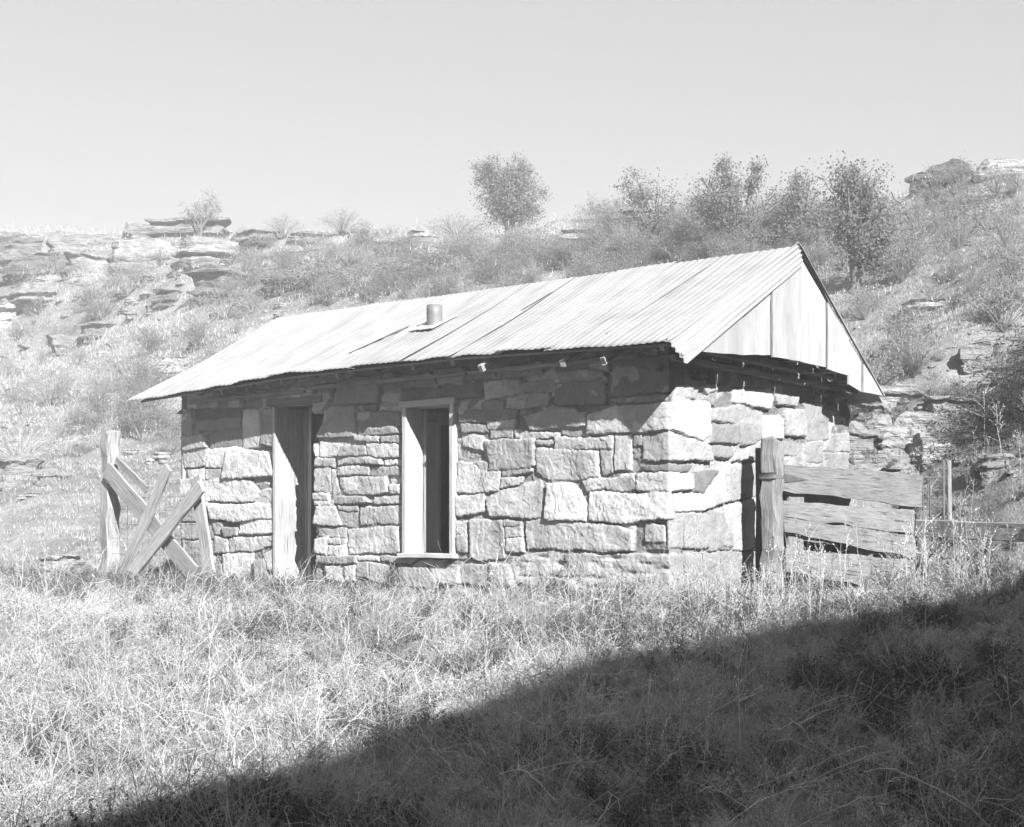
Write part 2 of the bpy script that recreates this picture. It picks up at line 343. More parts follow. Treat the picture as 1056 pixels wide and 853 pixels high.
# ------------------------------------------------------------------ cabin
TILE = {'A': (180, 370, 6.6), 'B': (180, 490, 6.6), 'C': (320, 360, 6.6), 'D': (320, 480, 6.6), 'E': (460, 350, 6.6), 'F': (460, 470, 5.6875),
        'G': (600, 350, 6.6), 'H': (600, 470, 5.6875), 'I': (730, 350, 5.558), 'J': (730, 470, 5.558)}
STONES = '''A.30 95,240 310,235 310,325 90,335
A.26 320,240 480,250 470,325 320,330
A.33 52,345 120,345 140,520 60,525
A.25 130,335 470,330 455,400 135,420
A.28 150,430 455,400 450,465 170,495
A.38 45,540 205,515 230,600 60,630
A.36 235,495 420,470 460,500 455,595 240,605
A.52 480,345 580,345 595,600 470,605
A.30 600,345 688,340 688,380 600,380
A.30 595,390 688,390 688,595 600,585
A.55 60,632 230,615 210,730 70,735
A.55 235,615 350,610 340,740 215,745
A.56 365,610 430,600 630,640 690,800 330,815
A.5 85,755 205,745 205,822 95,822
A.5 215,760 330,755 330,820 215,822
A.42 560,215 730,210 725,280 630,265
A.33 735,200 960,195 955,265 735,280
A.42 965,230 1050,225 1050,270 970,275
A.42 950,285 1050,280 1010,355 950,360
A.33 100,170 300,160 300,225 95,228
A.3 320,160 550,150 550,225 320,232
B.6 180,30 340,25 520,45 590,120 540,180 200,175
B.6 600,110 690,80 690,195 545,190
B.3 565,60 640,60 600,112
B.55 235,205 690,200 690,290 600,290 450,318 260,298
B.5 265,310 330,330 310,400 275,400
B.5 330,360 430,355 430,410 345,425
B.6 445,320 600,295 690,305 690,392 480,398 440,398
B.45 280,420 360,440 360,520 280,530
B.58 370,430 690,415 690,470 530,516 375,516
B.5 335,540 530,530 545,700 560,770 330,770
B.5 620,540 700,490 700,640 640,640
B.5 550,580 620,570 640,720 560,730
B.5 45,30 165,30 185,170 45,175
B.5 45,190 220,190 240,300 45,310
B.5 45,325 255,315 270,430 45,435
B.5 45,450 270,450 275,600 45,610
B.45 45,630 320,610 320,770 45,770
B.5 570,740 700,660 700,770 570,790
C.28 140,395 300,390 315,600 35,600
C.22 45,245 165,235 165,280 60,285
C.42 30,300 150,295 150,340 30,345
C.42 20,355 90,350 95,385 20,400
C.27 220,210 490,180 470,360 160,385
C.22 505,240 620,230 620,270 500,275
C.25 500,170 725,170 725,225 505,225
C.5 510,300 610,295 610,360 505,360
C.24 735,180 820,170 880,250 730,255
C.42 830,140 1050,130 1050,240 885,240
C.24 625,275 1050,250 1050,338 625,352
C.3 310,390 470,370 465,415 310,420
C.27 480,370 612,365 612,415 475,415
C.24 330,430 612,430 612,525 330,535
C.4 330,545 560,535 612,575 330,580
C.55 305,590 465,595 465,625 310,625
C.55 480,595 618,595 618,642 490,635
C.55 60,635 215,640 190,720 110,735 60,735
C.6 20,640 50,660 52,735 20,740
C.52 225,660 375,665 375,720 200,725
C.55 385,640 600,655 610,735 390,720
C.6 15,750 170,750 160,800 15,800
C.55 190,735 480,745 485,780 190,780
C.55 500,750 618,755 618,790 500,785
D.5 25,25 140,20 140,180 30,165
D.55 150,25 175,50 205,190 150,210 145,120
D.55 190,10 400,5 400,60 190,65
D.42 410,10 618,15 618,70 410,60
D.5 205,80 525,75 535,180 500,190 220,195
D.55 545,80 618,80 618,120 550,125
D.6 545,135 618,135 618,195 550,190
D.55 30,190 125,190 125,230 30,232
D.55 30,242 170,237 160,275 35,275
D.55 180,215 370,205 410,250 330,262 170,260
D.52 430,210 618,205 618,258 430,262
D.58 50,285 165,285 215,410 35,400
D.38 190,275 335,285 330,310 195,305
D.56 190,325 335,320 330,415 225,410
D.5 350,290 618,275 618,400 350,400
D.55 50,425 240,430 235,485 100,485 55,470
D.6 45,500 120,490 120,605 45,595
D.52 130,500 240,500 240,530 130,535
D.52 130,550 240,545 240,610 135,605
D.55 250,440 500,420 610,420 615,598 540,600 260,600
D.55 35,620 320,620 320,660 35,660
D.5 330,625 470,625 470,655 330,650
D.45 485,618 750,624 680,665 480,650
D.5 760,645 930,640 920,690 690,685
D.52 100,680 230,680 230,790 110,780
D.5 240,680 310,680 310,790 240,790
D.45 320,668 390,665 390,770 320,760
D.5 400,665 600,690 600,820 400,780
D.5 610,695 800,700 860,790 850,830 620,820
D.52 820,695 1010,695 1020,800 880,800 830,730
E.25 120,215 320,205 340,260 125,275
E.22 355,205 655,150 665,230 360,265
E.4 665,170 740,165 740,240 670,245
E.24 750,145 980,140 980,185 760,215
E.33 760,230 1050,210 1090,262 780,275
E.38 990,130 1110,120 1120,215 990,185
E.22 5,310 260,295 250,385 5,410
E.38 275,285 445,275 450,380 280,410
E.42 455,275 500,270 515,360 460,365
E.25 515,300 730,275 730,345 525,360
E.36 485,380 560,375 555,400 485,400
E.4 570,370 710,360 705,450 565,465
E.25 740,300 1085,270 1088,440 730,440
E.3 250,430 390,420 380,470 250,470
E.36 470,408 555,410 555,465 490,470
E.28 105,490 490,480 480,540 300,555 105,570
E.5 105,580 280,575 290,625 110,640
E.5 285,560 480,555 470,600 290,605
E.6 305,612 460,610 450,670 305,665
E.56 105,650 240,655 270,690 265,760 110,720
E.56 545,520 780,475 880,475 950,520 950,590 580,610
E.5 465,615 550,620 780,640 760,670 620,680 470,670
E.5 790,605 945,600 945,650 800,655
E.64 280,690 600,685 600,860 300,886
E.4 615,695 735,700 720,722 620,718
E.5 740,680 1140,665 1135,740 750,740
F.60 530,-40 895,-25 900,120 750,145 570,132 530,100
F.58 65,45 150,45 200,92 315,92 310,208 65,212
F.4 160,40 240,40 240,82 200,82
F.45 325,92 360,72 505,65 500,92 330,120
F.5 330,130 450,124 440,150 320,195
F.55 235,255 320,215 480,155 550,150 568,200 562,368 440,362 260,352
F.5 65,240 220,225 230,330 70,352
F.54 600,165 740,165 825,280 822,382 587,372
F.5 800,150 910,132 1010,135 960,185 830,208
F.4 65,385 125,385 125,460 65,465
F.35 65,480 125,470 125,560 75,560
F.56 140,375 340,380 350,605 200,615 145,600
F.45 345,382 440,387 440,405 350,410
F.55 350,420 440,415 455,465 350,475
F.55 350,485 455,475 465,560 360,570
F.5 470,390 570,380 720,395 1015,418 1095,445 1095,560 900,555 480,540
F.55 75,575 140,575 140,605 80,605
F.5 10,640 70,650 80,740 10,730
F.5 80,650 260,630 260,760 90,745
F.52 270,635 370,640 400,765 270,765
F.52 380,595 560,565 900,580 1120,580 1345,572 1345,720 1310,830 1000,800 800,830 590,780 400,740
G.26 220,130 540,110 690,190 690,300 560,350 190,395 175,300
G.33 195,415 570,375 560,408 250,438
G.5 50,520 240,460 600,420 590,620 400,632 40,648
G.45 -15,500 25,500 30,590 -10,590
G.5 230,652 340,648 335,890 230,890
G.55 355,655 408,650 408,712 355,725
G.5 130,750 215,745 220,900 150,920
G.58 420,660 590,640 850,720 870,820 640,822 420,822
G.78 610,395 720,415 860,435 870,640 820,685 700,645 605,612
G.66 620,320 700,310 740,330 725,400 610,382
G.5 735,312 790,320 770,410 745,390
G.6 800,320 900,310 910,335 840,372
G.45 845,375 915,345 900,430 825,412
G.2 750,210 870,205 870,270 770,280
G.33 880,150 1056,180 1056,300 880,300
G.3 700,130 870,140 870,195 720,200
H.45 650,92 775,84 700,220 655,212
H.58 785,80 830,80 830,272 705,308 722,200
H.55 320,112 440,97 640,107 645,198 540,202 380,212 325,195
H.45 365,65 640,60 620,88 370,88
H.5 235,112 305,112 318,190 225,208 150,195
H.64 50,215 160,218 310,228 520,208 535,365 350,385 230,402 130,388 42,378
H.78 548,230 700,230 695,316 552,316
H.45 370,400 485,410 485,500 370,500
H.52 500,380 530,332 800,345 860,450 870,535 700,538 500,535
H.5 225,410 308,410 308,432 225,432
H.6 510,585 780,565 1040,562 1040,800 510,800
I.42 2,270 40,290 40,380 2,360
I.5 30,400 180,380 310,425 300,480 180,488 30,452
I.58 145,290 350,290 370,330 350,398 140,358
I.5 10,485 170,495 170,598 10,588
I.52 182,495 300,485 300,560 240,600 182,600
I.8 312,440 410,440 430,460 430,568 400,573 312,560
I.55 437,400 540,400 558,470 558,558 440,556
I.5 567,472 690,482 690,570 570,573
I.62 380,322 510,342 500,380 390,370
I.6 548,370 640,370 700,420 690,472 577,462
I.42 530,272 595,272 595,352 542,358
I.42 605,272 665,300 650,358 605,352
I.3 680,300 810,300 810,460 680,390
I.5 2,612 110,622 138,660 100,680 2,670
I.55 142,680 300,572 325,600 280,690 142,698
I.5 402,590 550,582 540,660 412,660
I.5 562,590 655,582 655,700 562,700
I.52 700,552 818,540 818,640 665,640
I.52 672,652 806,656 812,740 682,740
I.3 200,210 330,210 360,285 200,268
I.27 370,250 510,270 510,335 380,308
I.33 520,200 800,240 810,290 530,262
I.33 2,130 180,150 180,262 2,262
J.58 112,62 280,40 288,230 102,262
J.6 97,290 288,242 298,538 142,538
J.48 2,312 80,332 130,538 2,538
J.55 440,75 800,80 800,300 440,300
J.5 440,310 800,310 800,560 440,560'''
def px_uv(px, py):                                   # unwrapped wall coordinates: u < 0 front wall, u > 0 gable wall
    t, z = front_ts(px, py)
    if t >= 0: return -t, z
    s, z = gable_ts(px, py); return s, z
stones = []
for ln in STONES.split('\n'):
    k, rest = ln.split(' ', 1); x0, y0, sc = TILE[k[0]]; tone = float(k[1:])
    stones.append((tone, np.array([px_uv(x0+float(a)/sc, y0+float(b)/sc) for a, b in (p.split(',') for p in rest.split())])))
ZTOP = EYE+1.84
DU = .0072
us = np.arange(-LEN, DEP+DU, DU); vs = np.arange(-.15, ZTOP, DU)
UU, VV = np.meshgrid(us, vs)
wu = UU+.011*fbm(UU*7, VV*7, 1.0, 3)+.005*vnoise(UU*45, VV*45); wv = VV+.010*fbm(UU*7, VV*7, 30.0, 3)+.005*vnoise(UU*45, VV*45, 9)
Hh = np.full(UU.shape, -.017)+.005*vnoise(UU*55, VV*55, 70)+.007*fbm(UU*14, VV*22, 4.0, 3)+.015*fbm(UU*2.2, VV*3, 44.0, 2)
TN = .26+.07*fbm(UU*5, VV*5, 7.0, 3)+.07*sstep(-.1, .2, UU)+.16*sstep(1.3, 1.5, VV)*(UU < 0)
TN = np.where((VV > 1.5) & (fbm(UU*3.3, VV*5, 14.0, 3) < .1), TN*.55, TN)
best = np.full(UU.shape, -1.0)
for i, (tone, poly) in enumerate(stones):
    r = np.random.default_rng(100+i)
    lo = poly.min(0)-.03; hi = poly.max(0)+.03
    i0, i1 = np.searchsorted(us, [lo[0], hi[0]]); j0, j1 = np.searchsorted(vs, [lo[1], hi[1]])
    if i1 <= i0 or j1 <= j0: continue
    sl = (slice(j0, j1), slice(i0, i1)); a = wu[sl]; b = wv[sl]
    dist = np.full(a.shape, 9.0); grow = r.uniform(.004, .013); ins = np.zeros(a.shape, bool); n = len(poly)
    for k in range(n):
        A = poly[k]; B = poly[(k+1) % n]; e = B-A; L2 = e@e+1e-9
        tt = np.clip(((a-A[0])*e[0]+(b-A[1])*e[1])/L2, 0, 1)
        dist = np.minimum(dist, np.hypot(a-A[0]-tt*e[0], b-A[1]-tt*e[1]))
        c = ((A[1] > b) != (B[1] > b)) & (a < (B[0]-A[0])*(b-A[1])/(B[1]-A[1]+1e-12)+A[0])
        ins ^= c
    sd = np.where(ins, dist, -dist)+grow
    size = min(hi-lo); cu, cv = poly.mean(0)
    prof = sstep(-.002, .005, sd)*.92+.08*sstep(.0, .03, sd)
    base = .004+r.uniform(-.016, .026)+min(.012, size*.035)
    tilt = (a-cu)*r.normal(0, .03)+(b-cv)*r.normal(0, .03)
    tilt = np.clip(tilt, -.02, .02)
    rough = r.uniform(.4, 1.9)*.0030*fbm(a*10+i, b*10, i*1.3, 3)+.0026*vnoise(a*48+i, b*48, i)
    # chisel / split facets
    fac = .010*np.round(2.2*vnoise(a*3.5+i*3, b*3.5, i)+.5*vnoise(a*12, b*12, i))/2.2
    h = -.018+(base+.018+tilt+rough-fac)*prof
    m = (sd > -.004) & (h > Hh[sl]-.002)
    Hh[sl] = np.where(m, h, Hh[sl])
    tv = tone*(.93 if cu < 0 else .58)*(1+.21*np.clip(r.normal(), -1.6, 1.3))  # gable stones toned darker than the front to offset the stronger sun there
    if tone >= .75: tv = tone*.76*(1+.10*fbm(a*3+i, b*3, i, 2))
    if tone < .35:                                     # dark tones hold desert varnish and painted-in eave shade, broken by paler scars
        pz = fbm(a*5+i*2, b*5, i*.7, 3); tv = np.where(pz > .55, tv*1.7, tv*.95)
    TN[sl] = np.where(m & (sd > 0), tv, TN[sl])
# stain along the upper faces of the pale blocks
pz = fbm(UU*4.2, VV*3.0, 12.0, 4)
TN = np.where((pz > .55) & (TN > .4) & (UU < .3), TN*.80, TN)
base_big = (VV < .44) & (UU > -1.7) & (UU < .0)
Hh = Hh-np.where(base_big, .035*np.clip(vnoise(UU*5, VV*22, 3), 0, 1)**2, 0)
# openings (front wall, t from the near corner)
dl, _ = front_ts(285.5, 500); dr, _ = front_ts(325, 500)
_, dtop = front_ts(300, 419.5)
wl, _ = front_ts(418, 500); wr, _ = front_ts(471, 500); _, wtop = front_ts(445, 416); _, wbot = front_ts(445, 572)
uc = (us[:-1]+us[1:])/2; vc = (vs[:-1]+vs[1:])/2; UC, VC = np.meshgrid(uc, vc)
jag = .03*fbm(VC*5, VC*0, 5.0, 3)
doorm = (-UC < dl) & (-UC > dr+jag-.0) & (VC < dtop)
notch = (VC > dtop-.45) & (VC < dtop-.10) & (-UC < dl) & (-UC > dr-.13+(dtop-VC-.1)*.38)
winm = (-UC < wl) & (-UC > wr) & (VC < wtop) & (VC > wbot)
hole = doorm | notch | winm
th = np.clip((UU+.035)/.07, 0, 1)                      # normal swings round the corner
nxv = NF[0]*(1-th)+NG[0]*th; nyv = NF[1]*(1-th)+NG[1]*th; nl = np.hypot(nxv, nyv)*1.0; nxv /= nl; nyv /= nl
bxv = np.where(UU < 0, CX+U[0]*(-UU), CX+W[0]*UU); byv = np.where(UU < 0, CY+U[1]*(-UU), CY+W[1]*UU)
VX = bxv+nxv*Hh; VY = byv+nyv*Hh; VZ = VV+.004*vnoise(UU*30, VV*30, 2)
nv, nu = UU.shape; idx = np.arange(nv*nu).reshape(nv, nu)
Qall = np.stack([idx[:-1, :-1], idx[:-1, 1:], idx[1:, 1:], idx[1:, :-1]], -1)
wb = MB(); wallV = np.stack([VX.ravel(), VY.ravel(), VZ.ravel()], 1); wallT = TN.ravel()
keep = ~hole
lim = EYE+np.where(UC < 0, 1.82, np.minimum(1.82, 2.80-.66*(UC-1.61)-.20)); keep &= VC < lim
quads = [Qall[keep]]
# returns of the stonework into the openings
hv = (keep[:, :-1] != keep[:, 1:]) & (VC[:, 1:] < EYE+1.3); jj, ii = np.nonzero(hv)
e1 = np.stack([idx[jj, ii+1], idx[jj+1, ii+1]], 1)
hh = (keep[:-1, :] != keep[1:, :]) & (VC[1:, :] < EYE+1.3); jj, ii = np.nonzero(hh)
e2 = np.stack([idx[jj+1, ii], idx[jj+1, ii+1]], 1)
E_ = np.concatenate([e1, e2]); inn = np.array([W[0]*.36, W[1]*.36, 0])
newV = np.concatenate([wallV[E_[:, 0]]+inn, wallV[E_[:, 1]]+inn]); ne = len(E_); nb = len(wallV)
quads.append(np.stack([E_[:, 0], E_[:, 1], nb+ne+np.arange(ne), nb+np.arange(ne)], 1))
wb.add(np.concatenate([wallV, newV]), Q=np.concatenate(quads), tone=np.concatenate([wallT, np.full(2*ne, .38)]))
def wbox(mb, t0, t1, s0, s1, z0, z1, tone=.4):         # box in cabin coordinates
    V = [np.r_[P2(t, s), z] for t in (t0, t1) for s in (s0, s1) for z in (z0, z1)]
    mb.add(V, Q=BOXQ, tone=tone)
zc_ = EYE+1.40
zf_ = EYE+1.74
wbox(wb, dl+.0, LEN-.06, .07, .40, -.2, zf_)
wbox(wb, dr+.0, dl+.0, .07, .40, dtop+.03, zf_)
wbox(wb, wl+.03, dr-.14, .07, .40, -.2, zf_)
wbox(wb, wr-.03, wl+.03, .07, .40, wtop+.03, zf_)
wbox(wb, wr-.03, wl+.03, .07, .40, -.2, wbot-.03)
wbox(wb, .40, wr-.03, .07, .40, -.2, zf_)
wbox(wb, .06, .40, .07, 2.4, -.2, zf_+.02)
wbox(wb, .06, .40, 2.4, DEP, -.2, EYE+1.30)
wbox(wb, .40, LEN, DEP-.4, DEP-.02, -.2, EYE+1.50)
wbox(wb, LEN-.4, LEN, .40, DEP-.4, -.2, zf_-.10)
wbox(wb, LEN-.06, LEN, .0, .40, -.2, zc_)
wbox(wb, .06, LEN-.4, .35, DEP-.3, -.25, -.02, .2)     # earth floor
# left (far) gable end closing the roof space
base = P2(LEN/2, DEP/2)
cab = empty('stone_cabin', (base[0], base[1], 0))
tag(cab, 'small sandstone block cabin with corrugated tin roof, open door and window', 'cabin')
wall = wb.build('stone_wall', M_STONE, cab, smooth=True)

# ---- roof
SR = 1.61                                              # ridge position s
def zeave(t): return EYE+np.interp(t, [-.3, 2.1, 4.5, 7.3], [1.70, 1.775, 1.765, 1.655])
def zridge(t): return EYE+np.interp(t, [-.4, 3.5, 6.9], [2.80, 2.81, 2.845])
def roof_sheet(mb, front=True):
    nsh = 12; tl = 7.24; rows = 26
    edges = np.linspace(-.25, tl, nsh+1)
    for k in range(nsh):
        r = np.random.default_rng(50+k)
        t0, t1 = edges[k]-.035, edges[k+1]+.035
        m = int((t1-t0)/.0095); tt = np.linspace(t0, t1, m); ff = np.linspace(0, 1, rows)
        TT, FF = np.meshgrid(tt, ff)
        ext = r.uniform(-.03, .04); lift = (.0, .002, .009, .001, .003, .008, .0, .002, .004, .0, .002, .001)[k]
        if front:
            e0 = -.42-ext; SS = e0+(SR-e0)*FF
        else:
            e0 = DEP+.12+ext; SS = e0+(SR-e0)*FF
        shr = np.interp(FF, [0, 1], [0, 1])
        TL = TT+(TT > 6.5)*0
        TL = TT-shr*.36*sstep(5.8, 7.24, TT)-shr*.13*sstep(.9, -.25, TT)
        za = zeave(TL) if front else EYE+1.50+0*TL
        zz = za+(zridge(TL)-za)*FF
        sag = -.025*np.sin(math.pi*FF)*(1+.5*vnoise(TT*.9, FF*2, 3))
        wav = .0029*np.cos(2*math.pi*TT/.076)
        lip = lift+.006*vnoise(TT*2.3+k, FF*2.5, k)+.010*sstep(.08, 0, FF)*vnoise(TT*5, 0*TT, 5+k)+.016*vnoise(TT*1.1, FF*1.7, 31)*sstep(.3,0,FF)
        Z = zz+sag+(wav+lip)*1.1+.004*(k)*0
        XY = np.array([CX, CY])+TL[..., None]*U+SS[..., None]*W
        V = np.concatenate([XY.reshape(-1, 2), Z.reshape(-1, 1)], 1)
        ix = np.arange(TT.size).reshape(TT.shape)
        Q = np.stack([ix[:-1, :-1], ix[:-1, 1:], ix[1:, 1:], ix[1:, :-1]], -1).reshape(-1, 4)
        n0 = len(V); V2 = V-np.array([0, 0, .0025])
        per = np.concatenate([ix[0], ix[1:, -1], ix[-1, ::-1][1:], ix[::-1, 0][1:]])
        side = np.stack([per[:-1], per[1:], per[1:]+n0, per[:-1]+n0], 1)
        mb.add(np.concatenate([V, V2]), Q=np.concatenate([Q, Q[:, ::-1]+n0, side]), tone=.475*(1+.07*np.clip(r.normal(), -1.2, 1.2)), w=np.tile(np.stack([TT.ravel()+k*3, FF.ravel()*2.4, 0*TT.ravel()], 1), (2, 1)))
mb = MB(); roof_sheet(mb, True); mb.build('roof_slope', M_TIN, cab, smooth=True)
mb = MB(); roof_sheet(mb, False); mb.build('roof_slope', M_TIN, cab, smooth=True)
# verge sheet folded down over the gable, ribs parallel to the rake
def verge(mb, rear=False):
    m = 60; rows = 40
    FF, KK = np.meshgrid(np.linspace(0, 1, m), np.linspace(0, 1, rows))
    if not rear:
        A0 = np.r_[P2(-.27+.02, -.43), EYE+1.715]; A1 = np.r_[P2(-.38, SR+.02), EYE+2.835]
        B0 = np.r_[P2(-.435, -.40), EYE+1.485]; B1 = np.r_[P2(-.435, SR+.02), EYE+2.615]
    else:
        A0 = np.r_[P2(-.39, DEP-.06), EYE+1.54]; A1 = np.r_[P2(-.39, SR-.01), EYE+2.835]
        B0 = np.r_[P2(-.43, DEP-.07), EYE+1.52]; B1 = np.r_[P2(-.43, SR), EYE+2.80]
    V = (A0[None, None]*(1-FF[..., None])+A1*FF[..., None])*(1-KK[..., None])+(B0*(1-FF[..., None])+B1*FF[..., None])*KK[..., None]
    nr = np.cross(A1-A0, B0-A0); nr /= np.linalg.norm(nr)
    if nr[1] > 0: nr = -nr
    ribs = 5 if not rear else 1
    V = V+nr*(.011*np.cos(KK*2*math.pi*ribs)+.012*np.sin(KK*math.pi)+.006*vnoise(FF*5, KK*2))[..., None]
    ix = np.arange(FF.size).reshape(FF.shape); Q = np.stack([ix[:-1, :-1], ix[:-1, 1:], ix[1:, 1:], ix[1:, :-1]], -1).reshape(-1, 4)
    V = V.reshape(-1, 3); n0 = len(V)
    per = np.concatenate([ix[0], ix[1:, -1], ix[-1, ::-1][1:], ix[::-1, 0][1:]])
    side = np.stack([per[:-1], per[1:], per[1:]+n0, per[:-1]+n0], 1)
    mb.add(np.concatenate([V, V-nr*.004]), Q=np.concatenate([Q, Q[:, ::-1]+n0, side]), tone=.42, w=np.tile(np.stack([KK.ravel(), FF.ravel()*2.4, 0*FF.ravel()], 1), (2, 1)))
mb = MB(); verge(mb); mb.build('verge_sheet', M_TIN, cab, smooth=True)
mb = MB(); verge(mb, True); mb.build('verge_sheet', M_TIN, cab, smooth=True)
# gable boards
gb_edges = [(-.44, 1.475), ]
xs_px = [(703, 375), (722, 363), (765, 366), (795, 366), (826, 373), (852, 379), (875, 398), (889, 405), (911, 409)]
bots = [(366, 364), (363, 366), (366, 366.5), (368, 373), (373, 378.5), (381, 388), (396, 404), (404, 409)]
mb = MB(); O_ = .395
def rake_z(s):
    return EYE+(np.interp(s, [-.45, SR], [1.47, 2.72]) if s < SR else np.interp(s, [SR, DEP-.08], [2.72, 1.50]))
for k in range(8):
    s0, _ = gable_ts(xs_px[k][0], xs_px[k][1], O_); s1, _ = gable_ts(xs_px[k+1][0], xs_px[k+1][1], O_)
    _, zb0 = gable_ts(xs_px[k][0], bots[k][0], O_); _, zb1 = gable_ts(xs_px[k+1][0], bots[k][1], O_)
    g = .011; s0 += g; s1 -= g
    cuts = [s0, s1] if not (s0 < SR < s1) else [s0, SR, s1]
    for a, b in zip(cuts[:-1], cuts[1:]):
        fa = (a-s0)/(s1-s0); fb = (b-s0)/(s1-s0)
        za, zb = zb0+(zb1-zb0)*fa, zb0+(zb1-zb0)*fb
        ta_, tb_ = max(rake_z(a), za+.02), max(rake_z(b), zb+.02)
        oo = O_+.014*(k % 2)
        pts = [np.r_[P2(-oo, a), za], np.r_[P2(-oo, b), zb], np.r_[P2(-oo, b), tb_], np.r_[P2(-oo, a), ta_]]
        slab_poly(mb, pts, np.r_[NG, 0], .018, tone=.415*(1+.11*np.random.default_rng(k+7).normal()), edge_n=4, jit=.003, axis='v')
mb.build('gable_boarding', M_FRAME, cab)
# tall-side dark lining behind the gable boards, beams and plates
mb = MB()
beam(mb, np.r_[P2(-.05, -.02), EYE+1.61], np.r_[P2(-.05, DEP+.08), EYE+1.595], .07, .05, tone=.26, n=14, wob=.010)
beam(mb, np.r_[P2(-.16, .3), EYE+1.70], np.r_[P2(-.16, DEP+.05), EYE+1.69], .09, .06, tone=.15, n=10)
mb.build('gable_beam', M_WOOD, cab)
for s_, z_ in ((-.02, 1.74), (.55, 1.80), (1.10, 1.80), (1.75, 1.76), (2.45, 1.715), (3.05, 1.655)):
    mb = MB(); beam(mb, np.r_[P2(.2, s_), EYE+z_], np.r_[P2(-.37, s_), EYE+z_-.01], .13 if s_ > 2 else .08, .05, tone=.30, n=4); mb.build('outrigger', M_WOOD, cab)
# soffit boards under the front slope and the rear slope
mb = MB()
for a, b in ((-.36, -.22), (-.215, -.05), (-.045, .14), (.145, .5), (.505, 1.0), (1.005, SR)):
    za = lambda t, s: zeave(t)+(zridge(t)-zeave(t))*(s+.42)/(SR+.42)-.050-.025*math.sin(math.pi*(s+.42)/(SR+.42))
    for t0, t1 in ((-.24, 3.4), (3.41, 7.05)):
        N_ = 12; V = []; w_ = []
        for i in range(N_+1):
            t = t0+(t1-t0)*i/N_
            for s_ in (a, b):
                for dz in (0, -.02): V.append(np.r_[P2(t, s_), za(t, s_)+dz]); w_.append((t+a*9, s_, dz))
        Q = []
        for i in range(N_):
            o = i*4; Q += [(o, o+4, o+6, o+2), (o+1, o+3, o+7, o+5), (o, o+1, o+5, o+4), (o+2, o+6, o+7, o+3)]
        Q += [(0, 2, 3, 1), (N_*4, N_*4+1, N_*4+3, N_*4+2)]
        mb.add(V, Q=Q, tone=.26, w=w_)
mb.build('roof_deck', M_WOOD, cab)
# far gable triangle
mb = MB()
V = [np.r_[P2(LEN-.03, -.1), EYE+1.5], np.r_[P2(LEN-.03, DEP+.05), EYE+1.5], np.r_[P2(LEN-.03, SR), EYE+2.77], np.r_[P2(LEN-.06, -.1), EYE+1.5], np.r_[P2(LEN-.06, DEP+.05), EYE+1.5], np.r_[P2(LEN-.06, SR), EYE+2.77]]
mb.add(V, T=[(0, 1, 2), (3, 5, 4)], Q=[(0, 3, 4, 1), (1, 4, 5, 2), (2, 5, 3, 0)], tone=.5)
mb.build('gable_end', M_WOOD, cab); mb = MB()
V = [v+np.r_[-U*(LEN-.12), 0] for v in V]
mb.add(V, T=[(0, 1, 2), (3, 5, 4)], Q=[(0, 3, 4, 1), (1, 4, 5, 2), (2, 5, 3, 0)], tone=.2)
mb.build('gable_end', M_WOOD, cab)
mb = MB(); V = [np.r_[P2(t_, s_), EYE+z_] for t_ in (.10, .13) for s_, z_ in ((-.02, 1.70), (DEP-.05, 1.28), (DEP-.05, 1.50), (SR, 2.74), (-.02, 1.86))]
mb.add(V, T=[(0, 1, 2), (0, 2, 3), (0, 3, 4), (5, 7, 6), (5, 8, 7), (5, 9, 8)], Q=[(0, 5, 6, 1), (1, 6, 7, 2), (2, 7, 8, 3), (3, 8, 9, 4), (4, 9, 5, 0)], tone=.2); mb.build('gable_end', M_WOOD, cab)
# rafter tails
for pxr in (204, 227, 256, 287, 320, 348, 387, 424, 463, 501, 545, 586, 628, 682):
    t, _ = front_ts(pxr, 370, .30); s0, s1 = -.34, .5
    zf = lambda s: zeave(t)+(zridge(t)-zeave(t))*(s+.42)/(SR+.42)-.125
    mb = MB(); hgt = .085
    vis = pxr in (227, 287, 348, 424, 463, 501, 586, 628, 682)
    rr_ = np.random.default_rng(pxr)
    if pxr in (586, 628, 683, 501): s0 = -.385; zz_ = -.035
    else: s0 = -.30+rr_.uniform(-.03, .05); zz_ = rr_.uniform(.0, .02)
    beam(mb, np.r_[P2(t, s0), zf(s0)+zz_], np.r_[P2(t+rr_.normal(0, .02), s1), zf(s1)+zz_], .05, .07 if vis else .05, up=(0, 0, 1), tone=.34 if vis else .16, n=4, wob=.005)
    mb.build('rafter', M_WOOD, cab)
# wall plate
mb = MB()
ta, _ = front_ts(205, 400); tb, _ = front_ts(672, 366)
for (a, b, z_, tn) in ((6.55, 4.6, 1.625, .30), (4.58, 2.3, 1.65, .30), (2.28, .28, 1.65, .34)):
    beam(mb, np.r_[P2(a, -.045), EYE+z_-.002], np.r_[P2(b, -.045), EYE+z_], .05, .035, tone=tn, n=12)
mb.build('wall_plate', M_WOOD, cab)
# lintel over the door
mb = MB(); beam(mb, np.r_[P2(dl+.10, -.005), dtop+.05], np.r_[P2(dr-.16, -.005), dtop+.055], .11, .075, tone=.20, n=8); mb.build('lintel', M_WOOD, cab)
